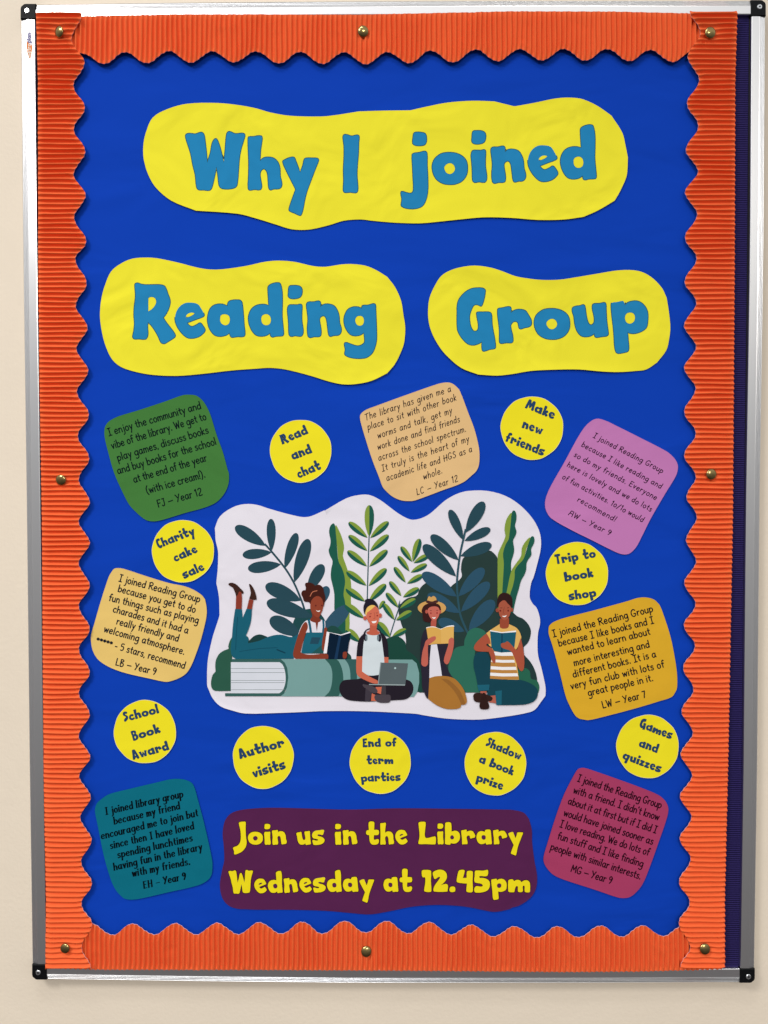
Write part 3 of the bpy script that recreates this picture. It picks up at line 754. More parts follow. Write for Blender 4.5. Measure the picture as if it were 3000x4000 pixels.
# ------------------------------------------------------------------ purple banner
PUR = mat('purple_paper', (84, 34, 76), .8, .05, crumple=.0035, fine=.00003, vary=.08, vscale=20)
YINK = ink((236, 218, 30), 'banner_yellow_ink'); MAR = ink((52, 12, 16), 'banner_outline_ink')
bn = sm('T10', "1443,430 1455,350 1490,300 1550,275 1659,262 T11: 120,258 300,262 600,270 900,262 1300,265 1600,270 T12: 0,272 75,290 110,330* 128,400 130,480 145,600 162,700 155,780 120,840 50,890 0,905 T11: 1640,915 1550,932 1480,922 1400,905 1300,892 1150,887 1000,900 880,925 740,948 620,940 450,925 200,918 0,918 T10: 1600,915 1540,912 1480,890 1440,840 1425,760 1440,660 1453,600 1450,500", 4)
DN = DB + .0010
ob, og = paper('purple_banner', 'dark purple paper banner at the bottom with yellow invitation to the library', 'paper sign', bn, DN, PUR, inset=20, lift=.0008, seed=4)
def words(ws, d, fill, line, parent, org, e, cap_px, fr='P', name='letter', gap=.07, space=.33):
    for text, x0, y0, x1, y1 in ws:
        for loops, ch in chunk(text, T(fr, x0, y0), T(fr, x1, y1), cap_px, gap, space):
            letter(loops, ch, d, fill, line, parent, org, e)
words([('Join', 910, 3299.5, 1120, 3299.5), ('us', 1158, 3300, 1268, 3299.5), ('in', 1308, 3299.5, 1396, 3299.5), ('the', 1430, 3299, 1592, 3298.5), ('Library', 1634, 3298, 2043, 3298),
       ('Wednesday', 894, 3491, 1462, 3482), ('at', 1498, 3483.5, 1610, 3483.5), ('12.45pm', 1647, 3483.5, 2071, 3483.5)], DN, YINK, MAR, ob, og, 2.6, 87, gap=.055)

# ------------------------------------------------------------------ yellow circles
CYEL = paper_mat('circle_yellow_paper', (235, 221, 38), cr=.003); NAVY = ink((38, 66, 102), 'circle_navy_ink'); NEDGE = ink((20, 36, 58), 'circle_outline_ink')
circ = [
    ('Read and chat', 1040, 1630, 1174.3, 1761.8, 120.4, 122.9, 'left of the peach note', [('Read', 385, 655, 1015, 388), ('and', 640, 1028, 1110, 850), ('chat', 780, 1465, 1325, 1240)], 39),
    ('Make new friends', 1940, 1530, 2077.9, 1671.9, 122.5, 124, 'above and left of the mauve note', [('Make', 675, 385, 1360, 665), ('new', 595, 860, 1075, 1040), ('friends', 190, 1180, 1110, 1545)], 38),
    ('Charity cake sale', 580, 2020, 714.3, 2153.1, 121.6, 122, 'below the green note', [('Charity', 240, 755, 1130, 400), ('cake', 640, 1075, 1190, 840), ('sale', 855, 1485, 1355, 1265)], 37),
    ('Trip to book shop', 2120, 2110, 2253.8, 2241, 122, 123.7, 'between the mauve and mustard notes', [('Trip to', 315, 580, 1280, 410), ('book', 535, 998, 1225, 880), ('shop', 635, 1447, 1290, 1350)], 38),
    ('School Book Award', 430, 2720, 566.1, 2858.7, 121.8, 123.7, 'above the teal note', [('School', 345, 615, 1180, 400), ('Book', 560, 1068, 1220, 865), ('Award', 555, 1525, 1425, 1280)], 38),
    ('Author visits', 895, 2825, 1028, 2958.1, 119.2, 123.1, 'left of three under the picture', [('Author', 260, 862, 1345, 555), ('visits', 590, 1310, 1370, 1085)], 40),
    ('End of term parties', 1350, 2840, 1485.6, 2977.7, 119.6, 122.7, 'in the centre above the purple banner', [('End of', 415, 485, 1225, 462), ('term', 505, 895, 1145, 880), ('parties', 370, 1312, 1320, 1290)], 34),
    ('Shadow a book prize', 1800, 2850, 1934.9, 2983.6, 120.6, 124.3, 'right of three under the picture', [('Shadow', 590, 385, 1415, 735), ('a book', 420, 780, 1240, 1105), ('prize', 355, 1225, 985, 1455)], 36),
    ('Games and quizzes', 2395, 2780, 2529.9, 2915.8, 122.2, 124, 'touching the space above the crimson note', [('Games', 615, 365, 1385, 665), ('and', 605, 830, 1050, 995), ('quizzes', 215, 1120, 1120, 1470)], 37)]
for n_, (txt, fx, fy, cx, cy, rx, ry, where, lines, capx) in enumerate(circ):
    FR['c'] = (fx, fy, 6.1444)
    rnd = random.Random(n_ + 11); ph = [rnd.uniform(0, 6.28) for _ in range(3)]
    ol = []
    for i in range(72):
        a = 6.28318 * i / 72; k = 1 + .006 * math.sin(3 * a + ph[0]) + .005 * math.sin(7 * a + ph[1]) + .003 * math.sin(13 * a + ph[2])
        ol.append((cx + rx * k * math.cos(a), cy + ry * k * math.sin(a)))
    dC = DB + .0011 + .0001 * n_
    ob, og = paper('round_label', 'round yellow label reading %s, %s' % (txt, where), 'paper label', ol, dC, CYEL, inset=2.4, lift=.0002, group='round yellow paper labels on the blue backing', seed=n_, thick=.0003, rim=True)
    for t, x0, y0, x1, y1 in lines:
        a = T('c', x0, y0); b = T('c', x1, y1)
        hs = chunk(t, a, b, capx, .06, .42)
        f = [s for lp, ch in hs for s in as_shapes(lp, ch)]
        q = [s for lp, ch in hs for s in as_shapes(grow(lp, ch, .6 if ch not in 'wM' else .1), ch)]; f = [s for lp, ch in hs for s in as_shapes(grow(lp, ch, -.6 if ch != 'w' else 0), ch)]
        lo = print_shape('lettering', f, dC + .00006, NAVY, ob, og)
        print_shape('lettering_outline', q, dC + .00003, NEDGE, lo, og)

# ------------------------------------------------------------------ coloured notes with handwriting
notes = {
 'green': ((66, 120, 58), 'green note in the upper left with a comment signed FJ Year 12', 17.5, dict(width=4.3, gap=.17, space=.45), (8, 22, 26),
   "25,500 40,440 90,380 210,318 450,245 800,130 1040,45 1130,38 1215,50 1290,105 1350,190 1400,300 1480,560 1560,780 1620,1000 1640,1070 1632,1200 1580,1320 1480,1430 1330,1500 1060,1575 800,1655 680,1680 590,1672 520,1635 440,1565 350,1470 260,1300 150,1050 70,770 30,600",
   [("I enjoy the community and", 85, 573, 1282, 218), ("vibe of the library. We get to", 130, 742, 1350, 360), ("play games, discuss books", 205, 898, 1380, 535), ("and buy books for the school", 205, 1068, 1480, 683), ("at the end of the year", 415, 1181, 1360, 895), ("(with ice cream!).", 580, 1325, 1335, 1108), ("FJ – Year 12", 725, 1500, 1300, 1335)]),
 'peach': ((222, 184, 130), 'peach note at the top centre with slanting handwriting signed LC Year 12', 15, dict(width=3.0, gap=.26, space=.7, slant=.22, jit=.07), (36, 24, 34),
   "20,500 35,450 100,400 230,350 600,215 1000,75 1100,50 1180,48 1240,75 1305,135* 1350,240 1420,430 1500,640 1560,880 1570,1010 1560,1120 1530,1190 1470,1250 1350,1345 1100,1440 750,1570 680,1583 560,1575 450,1530 370,1465 315,1400 270,1280 180,1050 90,770 40,600",
   [("The library has given me a", 90, 540, 1200, 160), ("place to sit with other book", 125, 662, 1270, 275), ("worms and talk, get my", 255, 775, 1215, 442), ("work done and find friends", 255, 922, 1315, 555), ("across the school spectrum.", 265, 1065, 1395, 680), ("It truly is the heart of my", 310, 1202, 1435, 807), ("academic life and HGS as a", 370, 1325, 1475, 945), ("whole.", 845, 1303, 1088, 1222), ("LC – Year 12", 760, 1508, 1290, 1325)]),
 'orchid': ((190, 120, 178), 'mauve pink note on the upper right with neat handwriting signed AW Year 9', 12.6, dict(width=3.2, gap=.26, space=.55, jit=.07, slant=.08), (40, 12, 36),
   "640,18 740,35 900,110 1200,260 1480,405 1550,460 1605,530 1623,600 1600,700 1480,900 1300,1210 1180,1450 1120,1560 1040,1635 960,1645 860,1610 600,1480 300,1330 100,1210 50,1140 28,1060 40,960 100,820 260,540 400,280 480,150 550,70",
   [("I joined Reading Group", 600, 242, 1430, 672), ("because I like reading and", 462, 345, 1412, 858), ("so do my friends. Everyone", 370, 468, 1355, 993), ("here is lovely and we do lots", 288, 588, 1295, 1132), ("of fun activities. 10/10 would", 230, 735, 1195, 1257), ("recommend!", 412, 1005, 862, 1252), ("AW – Year 9", 306, 1170, 800, 1418)]),
 'tan': ((226, 192, 112), 'pale tan note on the left with five stars, signed LB Year 9', 16.5, dict(width=4.5, gap=.2, space=.5), (22, 26, 38),
   "320,60 345,38 400,32 480,45 800,150 1100,240 1300,280 1420,325 1540,400 1590,460* 1610,560 1615,650 1600,760 1540,1000 1480,1180 1400,1380 1330,1485 1230,1550 1090,1598 1010,1595 850,1560 500,1480 300,1410 160,1330 90,1260 40,1160 20,1050 22,950 70,780 150,500 220,280 270,140",
   [("I joined Reading Group", 400, 212, 1512, 505), ("because you get to do", 388, 355, 1450, 648), ("fun things such as playing", 262, 480, 1492, 795), ("charades and it had a", 318, 635, 1350, 935), ("really friendly and", 368, 805, 1218, 1045), ("welcoming atmosphere.", 195, 910, 1300, 1225), ("***** - 5 stars, recommend", 85, 1068, 1305, 1420), ("LB – Year 9", 355, 1368, 905, 1505)]),
 'mustard': ((216, 168, 44), 'mustard yellow note on the right below the bookshop label, signed LW Year 7', 16.5, dict(width=4.5, gap=.2, space=.5), (24, 22, 32),
   "40,450 50,390 110,340 250,290 600,200 1000,90 1130,50 1230,43 1330,70 1395,130* 1430,210 1530,520 1590,820 1612,1000 1610,1150 1590,1200 1545,1260 1400,1310 1100,1400 700,1505 530,1542 470,1535 420,1525 370,1490 310,1390 250,1250 180,970 90,640 45,500",
   [("I joined the Reading Group", 100, 528, 1320, 215), ("because I like books and I", 170, 642, 1330, 358), ("wanted to learn about", 280, 748, 1285, 495), ("more interesting and", 358, 882, 1278, 650), ("different books. It is a", 345, 1022, 1358, 770), ("very fun club with lots of", 320, 1167, 1458, 895), ("great people in it.", 530, 1248, 1320, 1062), ("LW – Year 7", 705, 1398, 1235, 1265)]),
 'teal': ((12, 106, 126), 'dark teal note at the bottom left with bold black serif lettering, signed EH Year 9', 16.5, dict(width=5.0, gap=.26, space=.5, nib=.5, slant=.1, serif=.12), (3, 8, 16),
   "38,460 60,380 120,320 230,250 500,180 900,85 1050,50 1150,43 1250,55 1340,95 1380,160 1420,300 1500,600 1570,900 1620,1150 1622,1250 1610,1340 1560,1410 1430,1480 1000,1580 700,1650 560,1672 450,1665 390,1625 310,1530 240,1370 150,1050 80,700 45,530",
   [("I joined library group", 180, 528, 1228, 288), ("because my friend", 300, 657, 1185, 447), ("encouraged me to join but", 128, 857, 1430, 543), ("since then I have loved", 250, 988, 1375, 718), ("spending lunchtimes", 348, 1112, 1355, 880), ("having fun in the library", 298, 1278, 1485, 1000), ("with my friends.", 548, 1362, 1320, 1198), ("EH – Year 9", 698, 1522, 1265, 1398)]),
 'crimson': ((164, 60, 98), 'crimson pink note at the bottom right with narrow lettering signed MG Year 9', 17, dict(width=4.4, gap=.17, space=.45), (36, 6, 20),
   "470,60 500,38 560,32 700,75 1000,180 1300,290 1500,375 1580,440 1620,510 1628,580 1600,700 1500,990 1400,1270 1300,1510 1200,1630 1130,1675 1060,1685 980,1675 700,1580 300,1450 170,1390 90,1310 48,1230 45,1160 90,1000 200,650 300,380 400,180",
   [("I joined the Reading Group", 470, 200, 1530, 545), ("with a friend. I didn't know", 418, 350, 1500, 698), ("about it at first but if I did I", 350, 487, 1470, 862), ("would have joined sooner as", 295, 637, 1425, 1007), ("I love reading. We do lots of", 245, 780, 1375, 1145), ("fun stuff and I like finding", 215, 932, 1298, 1292), ("people with similar interests.", 128, 1068, 1268, 1447), ("MG – Year 9", 388, 1348, 900, 1505)])}
for n_, (k, (rgb, lb, xh, kw, inkc, ol, lines)) in enumerate(notes.items()):
    dN = DB + .0010 + .00012 * n_
    ob, og = paper('note_card', lb, 'paper note', sm(k, ol, 4), dN, paper_mat(k + '_paper', rgb, cr=.0035, vary=.035), inset=6, lift=.00035, group='coloured paper notes with comments', seed=20 + n_)
    write(lines, k, xh, dN + .00004, ink(inkc), ob, og, seed=n_, **kw)

# ------------------------------------------------------------------ illustration
POST = mat('poster_paper', (226, 222, 232), .8, .06, crumple=.003, fine=.00003, vary=.012)
DT = DB + .0012
pol = sm('Z1', "130,540* 195,390 360,272 510,230 670,238 820,285 1010,340 1150,375 1275,398 1380,385 1550,310 Z2: 60,315 340,155 500,112 635,110 770,170 900,265 1000,340 1110,405 1200,433 1320,410 1430,350 1560,235 Z3: 320,165 460,92 600,58 840,58 1070,120 1250,230 1400,380 1490,520 1532,650 1535,800 1490,1000 1440,1180 1410,1250 1390,1430 1430,1520 Z6: 1480,80 1520,200 1525,290 1500,400 1492,560 1500,700 1540,850 1575,1000 1597,1120 1595,1220* 1530,1310 1470,1390 1400,1430 1150,1480 800,1525 600,1530 300,1515 0,1470 Z5: 1250,1455 1000,1440 700,1425 400,1418 0,1420 Z4: 1300,1430 900,1445 520,1450 350,1410 200,1355 100,1250 50,1140 30,1080 35,800 60,640 110,430 160,280 190,180 Z1: 190,1640 185,1450 160,1300 150,1250 165,1100 172,950 170,830 140,700 135,600", 3)
post, PO = paper('poster', 'white wavy-edged paper picture of four people reading among plants beside giant books', 'poster', pol, DT, POST, inset=22, lift=.0011, seed=9)
LAY = [0]
def dep():
    LAY[0] += 1; return DT + .00002 + LAY[0] * 7e-6
def art(name, rgb, fr, s, parent=None, straight=False, n=3):
    lp = poly(fr, s) if straight else sm(fr, s, n)
    return print_shape(name, [[lp]], dep(), ink(rgb), parent or post, PO)
def artloops(name, rgb, loops, parent=None): return print_shape(name, [[l_] for l_ in loops], dep(), ink(rgb), parent or post, PO)
def leafloop(fr, bx, by, tx, ty, wd, half=0, n=14):
    a = Vector(T(fr, bx, by)); b = Vector(T(fr, tx, ty)); wd = wd / FR[fr][2]
    d = b - a; L_ = d.length; d.normalize(); nn = Vector((-d.y, d.x))
    prof_ = []
    for i in range(n + 1):
        t = i / n; te = 1 - (1 - t) ** 1.9
        w_ = wd / 2 * (math.sin(math.pi / 2 * te / .62) ** .78 if te < .62 else math.sqrt(max(0, 1 - ((te - .62) / .38) ** 2.2)))
        prof_.append((te, w_))
    up = [tuple(a + d * (t * L_) + nn * w_) for t, w_ in prof_]; dn = [tuple(a + d * (t * L_) - nn * w_) for t, w_ in prof_]
    if half == 1: return up + [tuple(a)][:0]
    if half == -1: return dn
    return up + dn[::-1][1:-1]
def strip(fr, s, wd):
    pts = smooth([p[:2] for p in parse(fr, s)], 3, closed=False)
    Ls, Rs = ribbon(pts, lambda d_: wd / 3.318)
    return [tuple(p) for p in Ls] + [tuple(p) for p in Rs[::-1]]
DTEAL = (40, 72, 84); MTEAL = (47, 82, 103); DGR = (30, 88, 74); LIME = (128, 152, 62)
# tall leaf sprig, left
sp1 = art('printed_bush', (32, 72, 76), 'Z4', "1150,480 1140,300 1170,210 1240,130 1340,95 1430,100 1500,160 1560,250 1580,480")
fern = artloops('printed_sprig', DTEAL, [strip('Z1', "780,750 870,850 1040,1060 1150,1240 1250,1470 1310,1650", 26)])
for a in ((790, 772, 395, 520, 160), (865, 845, 858, 420, 118), (868, 855, 490, 890, 132), (990, 1010, 560, 1068, 150), (1035, 1068, 1190, 605, 132), (1158, 1250, 1342, 682, 168), (1330, 1370, 1530, 1012, 160), (1250, 1482, 788, 1282, 190)):
    artloops('printed_leaf', DTEAL, [leafloop('Z1', *a)], fern)
for a in ((1400, 200, 803, 5, 205), (1250, 440, 846, 220, 205)):
    artloops('printed_leaf', DTEAL, [leafloop('Z4', *a)], fern)
artloops('printed_leaf', MTEAL, [leafloop('Z1', 1480, 1560, 1590, 1295, 130)], fern)
# wavy two-tone leaf
wl = art('printed_leaf', LIME, 'Z2', "200,505 250,580 290,680 313,800 297,900 330,1000 360,1090 395,1200 405,1310 400,1420 403,1530 405,1659 Z5: 385,120 380,360 330,420* 310,420* Z2: 300,1659 240,1000 215,700")
art('printed_leaf', DGR, 'Z2', "175,478 130,520 118,600 137,700 130,770 112,830 130,900 163,970 145,1070 140,1180 165,1290 185,1400 185,1580 190,1659 Z5: 190,420* 330,420* Z2: 330,1659 325,1500 305,1400 325,1250 315,1150 280,1050 240,970 225,850 215,700 205,600 195,510", wl)
artloops('printed_leaf', MTEAL, [leafloop('Z4', 1480, 460, 1860, 60, 190)], fern)
art('printed_bush', (33, 72, 66), 'Z5', "70,400 90,350 150,312 220,330 300,410 400,470* 350,640 400,700 410,750* 70,750*")
# two-tone ferns
def two(fr, bx, by, tx, ty, wd, parent, lime=None):
    a = Vector((bx, by)); b = Vector((tx, ty)); d = b - a
    up_side = -1 if d.x > 0 else 1   # which side faces the sky
    if lime is not None: up_side = lime
    artloops('printed_leaf', DGR, [leafloop(fr, bx, by, tx, ty, wd)], parent)
    artloops('printed_leaf', LIME, [leafloop(fr, bx, by, tx, ty, wd, half=up_side)], parent)
f2 = artloops('printed_sprig', (36, 82, 88), [strip('Z2', "637,640 625,1000 612,1470", 15)])
for a in ((618, 668, 372, 465, 95), (650, 672, 888, 458, 98), (615, 838, 372, 636, 95), (645, 845, 888, 630, 98), (610, 1038, 357, 836, 98), (638, 1042, 872, 826, 98), (605, 1288, 345, 1100, 98), (630, 1292, 860, 1066, 98), (585, 1494, 338, 1322, 98), (635, 1490, 853, 1268, 102)):
    two('Z2', *a, f2)
two('Z2', 638, 655, 640, 243, 122, f2, lime=-1)
for a in ((575, 218, 325, 35, 105), (525, 525, 340, 365, 110), (765, 100, 835, -10, 60)): two('Z5', *a, f2)
f3 = artloops('printed_sprig', (36, 82, 88), [strip('Z2', "1205,985 1110,1250 1060,1420 1010,1580 Z5: 1045,10 970,240 905,450", 14)])
for a in ((1195, 980, 1050, 780, 76), (1213, 994, 1410, 890, 80), (1160, 1102, 1012, 903, 76), (1175, 1116, 1385, 1010, 80), (1110, 1247, 962, 1046, 76), (1128, 1260, 1332, 1150, 80), (1055, 1422, 902, 1232, 76), (1075, 1437, 1282, 1320, 86), (1015, 1572, 858, 1380, 76)):
    two('Z2', *a, f3)
two('Z2', 1204, 978, 1290, 678, 100, f3, lime=-1)
# dark bushes
bb = art('printed_bush', (40, 60, 58), 'Z3', "-307,1643 -300,1560 -240,1480 -170,1440 -95,1425 -60,1400* -40,1340 0,1285 60,1250 150,1290 350,1320* 400,1270 470,1220 512,1160 500,1080 515,960 545,915 700,860 870,830 940,880 975,940 1000,1659* 1010,2673* 450,2673* -40,2673* -207,2300 -212,2000 -225,1893* -267,1803")
art('printed_bush', (36, 58, 58), 'Z6', "1100,120 1170,140 1230,190 1300,220 1370,290 1405,370 1400,450 1370,530 1312,590* 1318,690* 1400,780 1450,870 1480,960 1490,1060 1490,1200* 1000,1200* 1000,140*")
for a in ((1035, 1582, 1240, 1462, 86),): two('Z2', *a, f3)
for a in ((965, 238, 822, 25, 82), (985, 243, 1188, 128, 90), (910, 465, 745, 270, 110), (935, 455, 1118, 360, 82)): two('Z5', *a, f3)
art('printed_bush', (28, 70, 60), 'Z5', "860,480* 900,465 960,445 1050,470 1110,540 1120,620 1200,680 1270,760 1310,900 1320,1172* 900,1172* 870,700")
# leafy sprig, right
f4 = artloops('printed_sprig', (44, 80, 94), [strip('Z3', "560,560 530,690 490,870 450,1200 455,1400 490,1659 560,1840 590,1900", 26)])
for a in ((528, 695, 355, 303, 122), (562, 600, 795, 200, 158), (545, 706, 880, 550, 122), (493, 903, 896, 752, 148), (470, 958, 112, 632, 150), (438, 1168, 12, 760, 175)):
    artloops('printed_leaf', DTEAL, [leafloop('Z3', *a)], f4)
for a in ((445, 1428, 0, 1125, 175), (470, 1425, 795, 1062, 165), (500, 1625, 866, 1245, 165), (485, 1640, 70, 1400, 165), (600, 1865, 925, 1480, 190), (545, 1880, 210, 1735, 150)):
    artloops('printed_leaf', (44, 80, 102), [leafloop('Z3', *a)], f4)
# wavy blades, right
bl = art('printed_leaf', LIME, 'Z3', "1160,345 1110,390 1080,460 1065,560 1075,650 1030,760 985,860 975,940 975,1600* 1035,1600* 1100,1000 1150,500")
art('printed_leaf', DGR, 'Z3', "1185,310 1215,350 1218,430 1200,510 1220,590 1200,650 1175,700 1190,820 1175,900 1150,980 1150,1100 1150,1450* 1030,1450* 1045,1200 1055,1000 1045,870 1080,750 1115,690 1130,600 1145,480 1158,350", bl)
bl2 = art('printed_leaf', LIME, 'Z3', "1400,665 1340,710 1290,800 1280,900 1220,990 1160,1080 1130,1180 1110,1280 1085,1400* 1150,1420* 1250,1200 1350,800")
art('printed_leaf', DGR, 'Z3', "1430,643 1453,690 1440,750 1410,810 1412,890 1370,950 1350,1000 1345,1080 1320,1150 1280,1220 1250,1330 1220,1430 1190,1560 1175,1640* 1100,1640* 1140,1390 1170,1300 1195,1180 1200,1080 1250,1010 1310,940 1350,830 1395,680", bl2)
# bushes in front
art('printed_bush', (44, 88, 72), 'Z4', "345,615 280,622 200,665 150,740 135,820 140,905* 100,955 80,1050 90,1120 130,1155 335,1158* 345,900*")
art('printed_bush', (44, 92, 76), 'Z4', "310,610 320,520 350,465 380,440 540,445 570,485 560,560 400,640")
art('printed_bush', (28, 60, 60), 'Z4', "555,550 600,480 650,440 710,425 770,440 820,475 700,560")
art('printed_bush', (46, 106, 88), 'Z6', "565,450 600,380 680,340 750,350 820,400 810,500 700,600 680,700 700,1000 745,1178* 560,1178* 500,1080 400,985 345,920 340,800 380,680 430,600 540,570* 545,500")
art('printed_bush', (40, 98, 78), 'Z6', "1240,880 1330,860 1390,900 1410,1000 1480,1020 1515,1090 1510,1160 1490,1190 1250,1050")
# big books
bk = art('printed_book', (118, 158, 156), 'Z4', "985,746* 2690,752 2745,800 2778,920 2778,1050 2755,1170 2710,1235 1600,1228* 990,1228* 1050,1160 1080,1000 1050,850 1020,780", straight=True)
art('printed_band', (48, 92, 86), 'Z5', "65,746* 130,746 215,746 275,840 302,980 290,1110 240,1228* 60,1230* 130,1150 160,980 140,840", bk)
art('printed_band', (50, 92, 90), 'Z5', "320,746* 475,746* 480,1010* 395,1010* 390,900 365,810", bk)
cv = art('printed_cover', (54, 94, 90), 'Z4', "350,745 985,745 1035,790 1068,860 1082,980 1065,1110 1025,1195 985,1226 263,1226 263,1187 700,1187 1000,1120 1000,850 700,786 350,786", bk, straight=True)
pg = art('printed_pages', (212, 216, 226), 'Z4', "338,785* 970,785* 1010,820 1038,900 1048,1000 1035,1090 1005,1155 965,1188* 338,1188*", bk)
for yy in (868, 920, 1022, 1050, 1142): artloops('printed_line', (128, 138, 142), [strip('Z4', "342,%d 1030,%d" % (yy, yy), 6)], pg)
# reader lying on the book
LEG = (26, 92, 112)
p1 = art('printed_reader', LEG, 'Z4', "395,90* 480,90* 492,210* 540,95* 612,95* 600,250 560,380 533,440* 570,480* 560,540* 700,510 800,465 900,435 1000,430 1130,460 1215,415* 1190,600 1150,742* 400,745* 350,700 335,600 350,480 365,300 385,150")
artloops('printed_fold', (16, 66, 86), [strip('Z4', "425,200 410,400 400,625", 7)], p1); artloops('printed_fold', (16, 66, 86), [strip('Z4', "450,648 700,610 940,597", 7)], p1); artloops('printed_fold', (18, 62, 80), [strip('Z4', "935,622 1040,665", 17)], p1)
art('printed_top', (222, 220, 230), 'Z4', "1210,425* 1250,320 1300,255 1350,238 1440,240 1520,238 1560,262 1552,405* 1320,405*", p1)
SK1 = (134, 60, 42)
art('printed_bib', (28, 98, 118), 'Z4', "1320,400* 1548,400* 1530,560 1490,672* 1250,672* 1280,520", p1)
artloops('printed_strap', (26, 92, 116), [strip('Z4', "1348,240 1362,310 1375,400", 30), strip('Z4', "1535,245 1540,320 1532,400", 26)], p1)
art('printed_pocket', (34, 72, 90), 'Z4', "1385,462* 1500,465* 1470,550* 1362,548*", p1)
art('printed_fold', (36, 84, 84), 'Z4', "1520,560* 1560,500* 1540,672* 1380,672*", p1)
art('printed_arm', SK1, 'Z4', "1330,290 1310,264 1275,290 1235,370 1195,480 1155,620 1145,700 1175,742* 1604,742* 1602,690 1560,675 1400,688 1300,682 1240,660* 1270,540 1312,400 1335,340", p1)
art('printed_arm', SK1, 'Z4', "1568,330 1582,420 1560,560 1540,640 1518,560 1540,420", p1)
hd = art('printed_neck', (124, 54, 38), 'Z4', "1390,110 1500,150 1482,210 1505,248 1470,270* 1452,388* 1436,275* 1395,262 1365,238 1395,190", p1)
art('printed_hair', (66, 30, 24), 'Z1', "1300,1260 1345,1245 1400,1260 1430,1287* 1480,1273 1530,1310 1545,1370 1562,1440 1552,1510 1530,1560 1500,1500 1400,1560 1370,1530 1350,1500 1290,1490 1270,1440* 1250,1390 1270,1350 1305,1345* 1310,1310", hd)
art('printed_face', (142, 66, 46), 'Z1', "1395,1460 1450,1422 1505,1440 1535,1510 1530,1590 1505,1650 1480,1690 1440,1690 1395,1640 1368,1580 1370,1520", hd)
artloops('printed_hairband', (200, 120, 90), [strip('Z1', "1365,1425 1395,1370 1455,1352", 9)], hd)
art('printed_smile', (240, 236, 232), 'Z4', "1438,108* 1465,120 1498,112* 1482,132 1458,128", hd)
artloops('printed_cheek', (98, 34, 30), [disc(*T('Z4', 1438, 52), 3.4, 10), disc(*T('Z4', 1518, 50), 3.2, 10)], hd)
for s in ("405,1425* 410,1370 440,1345 478,1385 478,1590* 400,1588*", "572,1462* 632,1474* 611,1592* 545,1586*"): art('printed_shin', (138, 58, 44), 'Z1', s, p1)
for s in ("305,1270 340,1248 400,1265 460,1320 503,1370 490,1396* 450,1362 430,1400 408,1428* 390,1370 360,1310", "575,1265 600,1275 640,1340 665,1410 672,1466* 630,1470 574,1456* 595,1390 585,1320"): art('printed_shoe', (60, 36, 30), 'Z1', s, p1)
ob_ = art('printed_open_book', (236, 234, 240), 'Z5', "88,388* 125,398* 270,428* 385,388* 397,402* 350,560* 130,670* 45,670*", p1, straight=True)
art('printed_cover', (10, 30, 50), 'Z5', "122,402* 270,440* 396,404* 345,746* 78,746*", p1, straight=True)
art('printed_spine', (24, 54, 86), 'Z5', "245,440* 275,440* 225,744* 185,744*", p1, straight=True)
art('printed_hand', SK1, 'Z5', "300,660 320,650 347,655 340,730 300,732", p1); art('printed_hand', SK1, 'Z5', "0,676* 90,678 108,700 105,742* 0,742*", p1)
# reader with laptop
BLK = (36, 30, 40); SK2 = (200, 104, 80)
p2 = art('printed_reader', BLK, 'Z5', "250,1110 290,1030 350,1012 480,1005 640,960 760,950 1000,985 1120,1010 1180,1040 1210,1110 1190,1200 1120,1262 1000,1276 640,1296 480,1290 350,1270 275,1210")
art('printed_shirt', (208, 218, 224), 'Z5', "575,440* 630,425 790,430* 815,560 835,720 832,810 760,950* 640,958 545,912* 548,700 560,540", p2)
art('printed_sleeve', BLK, 'Z5', "600,380* 560,420 515,470 490,540 472,708* 552,708* 562,560 582,430*", p2)
art('printed_sleeve', BLK, 'Z5', "770,385* 830,430 868,500 882,600 888,718* 830,716* 815,600 795,450*", p2)
art('printed_arm', SK2, 'Z5', "472,710* 550,710* 545,905* 640,970 745,1022* 760,1062* 690,1060 560,1005 490,960 470,900", p2)
art('printed_arm', SK2, 'Z5', "830,720* 888,720* 886,800* 835,800*", p2)
art('printed_cuff', (62, 56, 66), 'Z5', "590,1130* 670,1130* 670,1210* 640,1296* 582,1290*", p2)
art('printed_cuff', (66, 60, 66), 'Z5', "797,1095* 853,1095* 856,1212* 792,1212*", p2)
art('printed_ankle', SK2, 'Z5', "720,1108* 800,1104* 790,1200* 735,1180*", p2); art('printed_ankle', SK2, 'Z5', "672,1188* 720,1210* 745,1292* 660,1286*", p2)
art('printed_shoe', (74, 66, 74), 'Z5', "550,1078 600,1078 700,1105 745,1150 738,1182 680,1182 600,1130", p2)
art('printed_shoe', (74, 66, 74), 'Z5', "708,1218 800,1210 900,1208 916,1230 910,1290 885,1310 740,1298", p2)
lt = art('printed_laptop', (86, 98, 102), 'Z5', "782,790* 1140,800* 1105,1080* 752,1070*", p2, straight=True)
artloops('printed_edge', (138, 150, 154), [strip('Z5', "788,790 755,1070", 12)], lt)
art('printed_base', (152, 166, 168), 'Z5', "635,1068* 1104,1074* 1100,1088* 635,1080*", p2, straight=True)
artloops('printed_logo', (178, 204, 206), [disc(*T('Z5', 974, 862), 3.9, 14)], lt)
n2 = art('printed_neck', (190, 94, 72), 'Z5', "645,290* 740,300* 738,370 775,402 735,433 640,430 602,402 642,375", p2)
artloops('printed_headphones', (36, 32, 46), [strip('Z5', "590,440 570,420 600,370 645,350", 14), strip('Z5', "735,350 775,380 795,440", 14), disc(*T('Z5', 588, 466), 6, 14, 14), disc(*T('Z5', 772, 472), 7, 14, 15)], p2)
artloops('printed_cushion', (112, 128, 136), [disc(*T('Z5', 602, 470), 4.4, 12, 13), disc(*T('Z5', 752, 470), 4.2, 12, 13)], p2)
